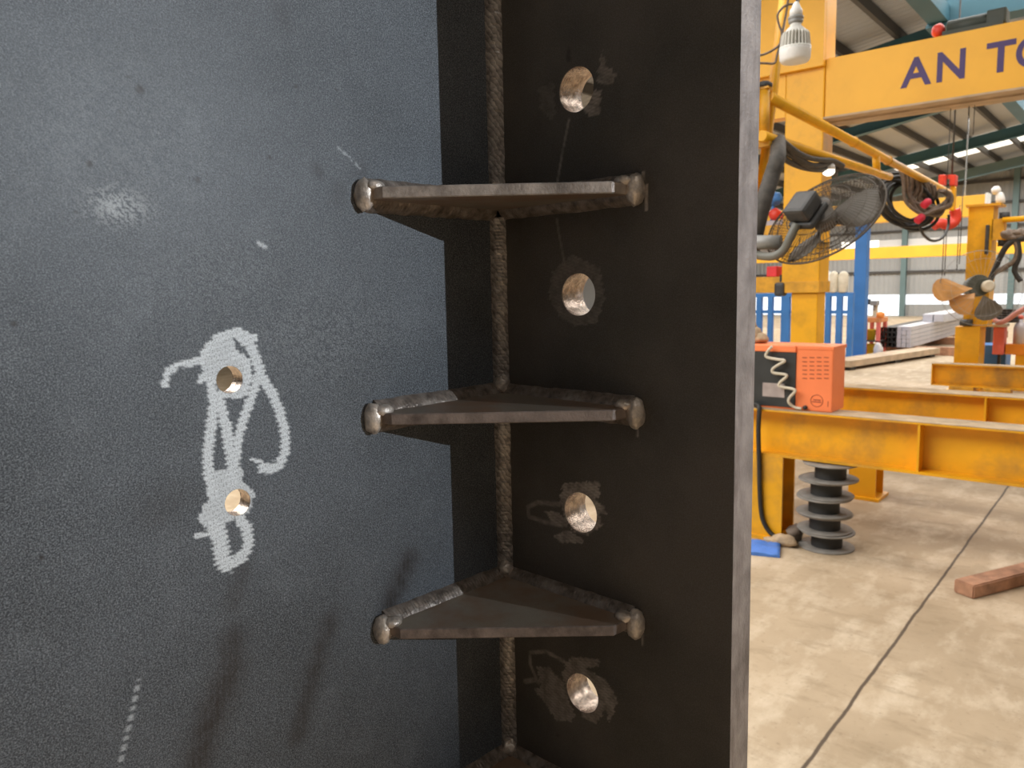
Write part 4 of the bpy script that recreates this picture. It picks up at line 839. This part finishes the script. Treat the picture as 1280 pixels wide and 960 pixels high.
for px, w in ((948, .10), (962, .09), (981, .16), (1034, .09), (1048, .10), (1062, .10)):
    q = py_(px, 400, fy); m = MB(); m.box((q.x-w/2, fy, 0), (q.x+w/2, fy+.1, zf), .005); m.build('post', M_blu, t, o)
a = py_(940, 380, fy); b2 = py_(1066, 380, fy); m = MB(); m.box((a.x, fy, zf), (b2.x, fy+.12, zf+.07)); m.build('top_rail', M_blu, t, o)
zm2 = py_(1000, 390, fy).z; m = MB(); m.box((a.x, fy+.03, zm2-.03), (b2.x, fy+.09, zm2+.03)); m.build('mid_rail', M_blu, t, o)
zf += .07
for i, (px, w, mt) in enumerate(((1035, .06, M_wht2), (1042, .075, M_crm), (1054, .085, M_crm))):
    q = py_(px, 360, fy+.06); hh = py_(px, 339, fy).z; m = MB(); m.lathe([(w*.9,0),(w,.02),(w,hh-zf-.06),(w*.7,hh-zf-.02),(w*.3,hh-zf)], (q.x, fy+.06, zf), n=20)
    solo(m, 'upright_cylinder', mt, (q.x, fy+.06, zf), ['slim white cylinder on the blue frame, nearest the gantry leg', 'cream cylinder on the blue frame, middle of three', 'cream cylinder on the blue frame, nearest the blue post'][i], 'cylinder', 'pale cylinders on the blue frame')
# silver bundle, black tube stack, skid
sd = pz(1142, 439, .12); zsk = .16
P0 = pz(1066, 463, 0); P1 = pz(1172, 446, 0); d = (P1-P0); L_ = d.length; d.normalize(); nr = Vector((-d.y, d.x, 0))
t = thing('steel_skid', (P0.x, P0.y, 0), 'long low dusty steel skid on the floor under the tube bundle', 'skid'); o = t.location
m = MB(); c4 = [P0 - d*.1, P0 + d*(L_+.1), P0 + d*(L_+.1) + nr*.42, P0 - d*.1 + nr*.42]; m.hexa([(p.x, p.y, .06) for p in c4] + [(p.x, p.y, .17) for p in c4]); m.build('deck', M_tan, t, o)
for s_ in (0, L_*.5, L_-.2): m = MB(); c4 = [P0 + d*s_ + nr*.05, P0 + d*(s_+.2) + nr*.05, P0 + d*(s_+.2) + nr*.38, P0 + d*s_ + nr*.38]; m.hexa([(p.x, p.y, 0) for p in c4] + [(p.x, p.y, .06) for p in c4]); m.build('runner', M_dkg, t, o)
by0 = sd.y + .2; z0 = .17
for q_ in (.4, 3.4, 6.4):
    xq = py_(1100, 440, by0).x; m = MB(); m.box((xq-.1, by0+q_, 0), (xq+1.4, by0+q_+.15, .168), .008); solo(m, 'timber_bearer', M_wood, (xq+.6, by0+q_, 0), 'timber bearer on the floor under the stacked tubes', 'timber', 'bearers under the tubes')
def bun(px, py): return py_(px, py, by0)
xa, xb = bun(1121, 420).x, bun(1139, 420).x; zt5 = bun(1130, 408).z
rows = 5; cols = 3; th = (zt5 - z0)/rows; tw_ = (xb-xa)/cols; tub0 = None
for r in range(rows):
    for c in range(cols):
        x = xa + tw_*c; z = z0 + th*r; st = by0 + random.uniform(-.02, .02)
        m = MB(); y1_ = st + 7.5; e = .008
        m.box((x+.003, st, z+.002), (x+tw_-.003, y1_, z+th-.002), .006)
        m2 = m; o2 = solo(m2, 'silver_tube', M_galv, (x+tw_/2, st, z), 'silver galvanised box tube in the long stacked bundle behind the yellow column', 'steel tube', 'silver tubes in the bundle')
xs0 = xa + tw_*.4
for r in range(2):
    x = xs0 + r*.22; m = MB(); m.box((x, by0+2.0, zt5+.002), (x+.2, by0+7, zt5+.17), .008); solo(m, 'silver_tube', M_galv, (x, by0+2, zt5), ['upper silver tube lying on the bundle with a black open end', 'upper silver tube lying on the bundle, on its far right'][r], 'steel tube', 'upper silver tubes')
xq0, xq1 = bun(1100, 420).x, bun(1120, 420).x; rows = 4; cols = 4; tw_ = (xq1-xq0)/cols; th = (bun(1110, 409).z - z0)/rows
base = None
def open_tube(w, h, L_):
    m = MB(); e = .012
    for a3, b3 in (((0,0,0),(w,L_,e)), ((0,0,h-e),(w,L_,h)), ((0,0,e),(e,L_,h-e)), ((w-e,0,e),(w,L_,h-e))): m.box(a3, b3)
    m.box((e, .25, e), (w-e, .26, h-e)); return m
for r in range(rows):
    for c in range(cols):
        loc = (xq0 + tw_*c + .003, by0 + random.uniform(-.03, .03), z0 + th*r + .002)
        if base is None: base = open_tube(tw_-.006, th-.004, 4.0).build('black_tube', M_dark, None); ob = base
        else: ob = base.copy(); COL.objects.link(ob)
        ob.location = loc; tag(ob, 'black square tube with open end in the stack left of the silver bundle', 'steel tube', 'black square tubes')
# orange bench with coloured odds and ends
wy = pd(1085, 420, 15.6).y
def wb(px, py): return py_(px, py, wy)
t = thing('orange_bench', (wb(1088, 440).x, wy, 0), 'orange steel bench between the blue post and the black tubes', 'bench'); o = t.location
zt6 = wb(1090, 403).z; xa, xb = wb(1078, 420).x, wb(1099, 420).x
m = MB(); m.box((xa, wy, zt6), (xb, wy+.6, zt6+.09)); m.build('top', mat('orange_bench_paint', (.70,.26,.08)), t, o)
for q in (xa, xb-.07):
    m = MB(); m.box((q, wy+.02, 0), (q+.07, wy+.09, zt6)); m.build('leg', M_pink, t, o); m = MB(); m.box((q, wy+.5, 0), (q+.07, wy+.57, zt6)); m.build('leg', M_pink, t, o)
zsh = wb(1085, 426).z; m = MB(); m.box((xa, wy+.02, zsh-.02), (xb, wy+.57, zsh)); m.build('shelf', M_dkg, t, o)
def bucket(x, y, z, r, h, lab):
    t = thing('yellow_bucket', (x, y, z), lab, 'bucket', 'yellow buckets'); m = MB(); m.lathe([(r*.8,0),(r,h),(r*1.05,h),(r*1.05,h-.02),(r*.98,h-.02)], n=20); m.build('body', M_yob, t); m = MB(); m.ring((0,0,h*.75), (0,.5,1), r*1.02, .006, 20, 5); m.build('handle', M_dkg, t); return t
bucket(wb(1083.5, 420).x, wy+.25, zsh, .11, .22, 'yellow bucket on the shelf of the orange bench'); bucket(wb(1083, 435).x, wy+.25, 0, .12, .24, 'yellow bucket on the floor under the orange bench')
q = wb(1098, 432); m = MB(); m.blob((q.x+.05, wy-.2, .15), (.09,.08,.15), 3, .25); solo(m, 'white_bag', mat('white_sack', (.72,.68,.66), .9), (q.x, wy-.2, 0), 'white sack slumped on the floor by the black tubes', 'bag')
q = wb(1102, 417); m = MB(); m.blob((q.x-.06, wy+.1, zt6+.15), (.08,.07,.06), 3, .15); m.lathe([(.07,0),(.075,.10)], (q.x-.06, wy+.1, zt6+.09), n=16); solo(m, 'orange_helmet', mat('orange_plastic', (.85,.28,.05)), (q.x, wy+.1, zt6+.09), 'small orange safety helmet on the right end of the orange bench', 'helmet')
q = wb(1088, 395); t = thing('bench_drill', (q.x, wy+.3, zt6+.09), 'grey green bench drill standing on the orange bench', 'drill'); m = MB(); m.box((-.12,-.12,0), (.12,.12,.03)); m.box((-.04,.0,.03), (.04,.08,.26)); m.build('stand', M_crm, t); m = MB(); m.box((-.07,-.12,.24), (.07,.08,.34), .02); m.lathe([(.02,.14),(.02,.24)], (0,-.06,0), n=10); m.build('head', M_gry, t)
q = wb(1076, 395); m = MB(); m.lathe([(.02,0),(.02,.26)], (q.x, wy+.3, zt6+.09), n=10); m.box((q.x-.05, wy+.25, zt6+.35), (q.x+.09, wy+.35, zt6+.46)); solo(m, 'floodlight', M_dkg, (q.x, wy+.3, zt6+.09), 'small dark floodlight on a stand at the left end of the orange bench', 'lamp')
# distant girders
g1y = 27.5
a = py_(1030, 330, g1y); zA_, zB_ = py_(1075, 324, g1y).z, py_(1075, 310, g1y).z
m = MB(); m.box((XL+.3, g1y, zA_), (py_(1300, 310, g1y).x+2, g1y+.4, zB_), .01); t = thing('distant_girder', (a.x, g1y+.2, 0), 'lower yellow crane girder crossing far back just below the pale wall strip', 'girder'); m.build('girder', M_yelg, t, t.location)
for q in (-14., 2.5): m = MB(); m.box((q, g1y+.05, 0), (q+.3, g1y+.35, zA_)); m.build('leg', M_yelg, t, t.location)
g2y = 22.5; xa, xb = py_(1040, 265, g2y).x, py_(1231, 260, g2y).x; zA_, zB_ = py_(1110, 277, g2y).z, py_(1110, 252.5, g2y).z
t = thing('distant_girder', (xa, g2y+.2, 0), 'upper yellow crane girder far back, ending just left of the right yellow column', 'girder'); o = t.location
m = MB(); m.box((xa-8, g2y, zA_), (xb, g2y+.4, zB_), .01); m.build('girder', M_yelg, t, o); m = MB(); m.box((xb, g2y-.03, zA_-.03), (xb+.06, g2y+.43, zB_+.03)); m.build('end_plate', M_wht2, t, o)
for q in (xa-8, xb-.5): m = MB(); m.box((q, g2y+.18, zB_), (q+.03, g2y+.21, roofz(q)-.05)); m.build('hanger', M_gry, t, o)
# bits seen between the steel edge and the gantry leg
ry = gy + .05
a = py_(957, 346, ry); b2 = py_(970, 332, ry); zz = py_(960, 346, gy).z; m = MB(); m.box((a.x, ry+.02, zz), (b2.x, ry+.2, zz+.115), .01); solo(m, 'red_switch_box', mat('bright_red_box', (.75,.04,.05)), ((a.x+b2.x)/2, ry+.1, zz), 'bright red switch box on the lower yellow tie beam', 'switch box')
q = py_(968, 372, ry-.2); t = thing('floodlight', (q.x, ry+.02, py_(968, 346, gy).z), 'dark grey floodlight fixed under the lower tie beam left of the gantry leg', 'lamp')
zq2 = py_(968, 368, gy).z - py_(968, 346, gy).z
m = MB(); m.box((-.05,-.12,zq2-.02), (.06,.0,zq2+.13), .03); m.build('head', M_dkg, t); m = MB(); m.box((-.012,-.05,zq2+.1), (.012,.05,.02)); m.build('bracket', M_dark, t)
zz2 = py_(960, 281, gy).z; xa, xb = py_(955, 275, gy).x, py_(973, 275, gy).x
m = MB(); m.box((xa-.3, gy+.09, zz2), (xb+.03, gy+.23, zz2+.05)); solo(m, 'pale_plank', mat('lilac_grey_plank', (.40,.36,.40)), (xa, gy+.16, zz2), 'pale lilac grey plank lying on the upper tie beam', 'plank')
m = MB(); m.blob((xa+.06, gy+.16, zz2+.05+.07), (.07,.06,.07), 1, .1); m.blob((xa+.16, gy+.16, zz2+.05+.05), (.05,.05,.05), 2, .1); solo(m, 'red_helmet', M_red, (xa+.1, gy+.16, zz2+.05), 'red rounded helmet on the pale plank behind the dark hose', 'helmet')
m = MB(); q = py_(969, 243, gy+.16); m.blob((q.x, gy+.16, zz2+.05+.24), (.085,.06,.07), 5, .3); m.tube([(q.x-.04, gy+.18, zz2+.05), (q.x-.02, gy+.18, zz2+.29)], .02, 8); solo(m, 'blue_lamp', M_blu, (q.x, gy+.16, zz2+.05), 'blue lamp head on a short stalk above the red helmet', 'lamp')
m = MB(); a = py_(950, 318, gy+.3); b2 = py_(976, 301, gy+.3); m.box((a.x-.3, gy+.26, a.z-.0), (b2.x, gy+.4, b2.z), .01); o3 = solo(m, 'grey_box', M_gry, (a.x, gy+.3, a.z), 'grey metal box slung behind the tie beams', 'box')
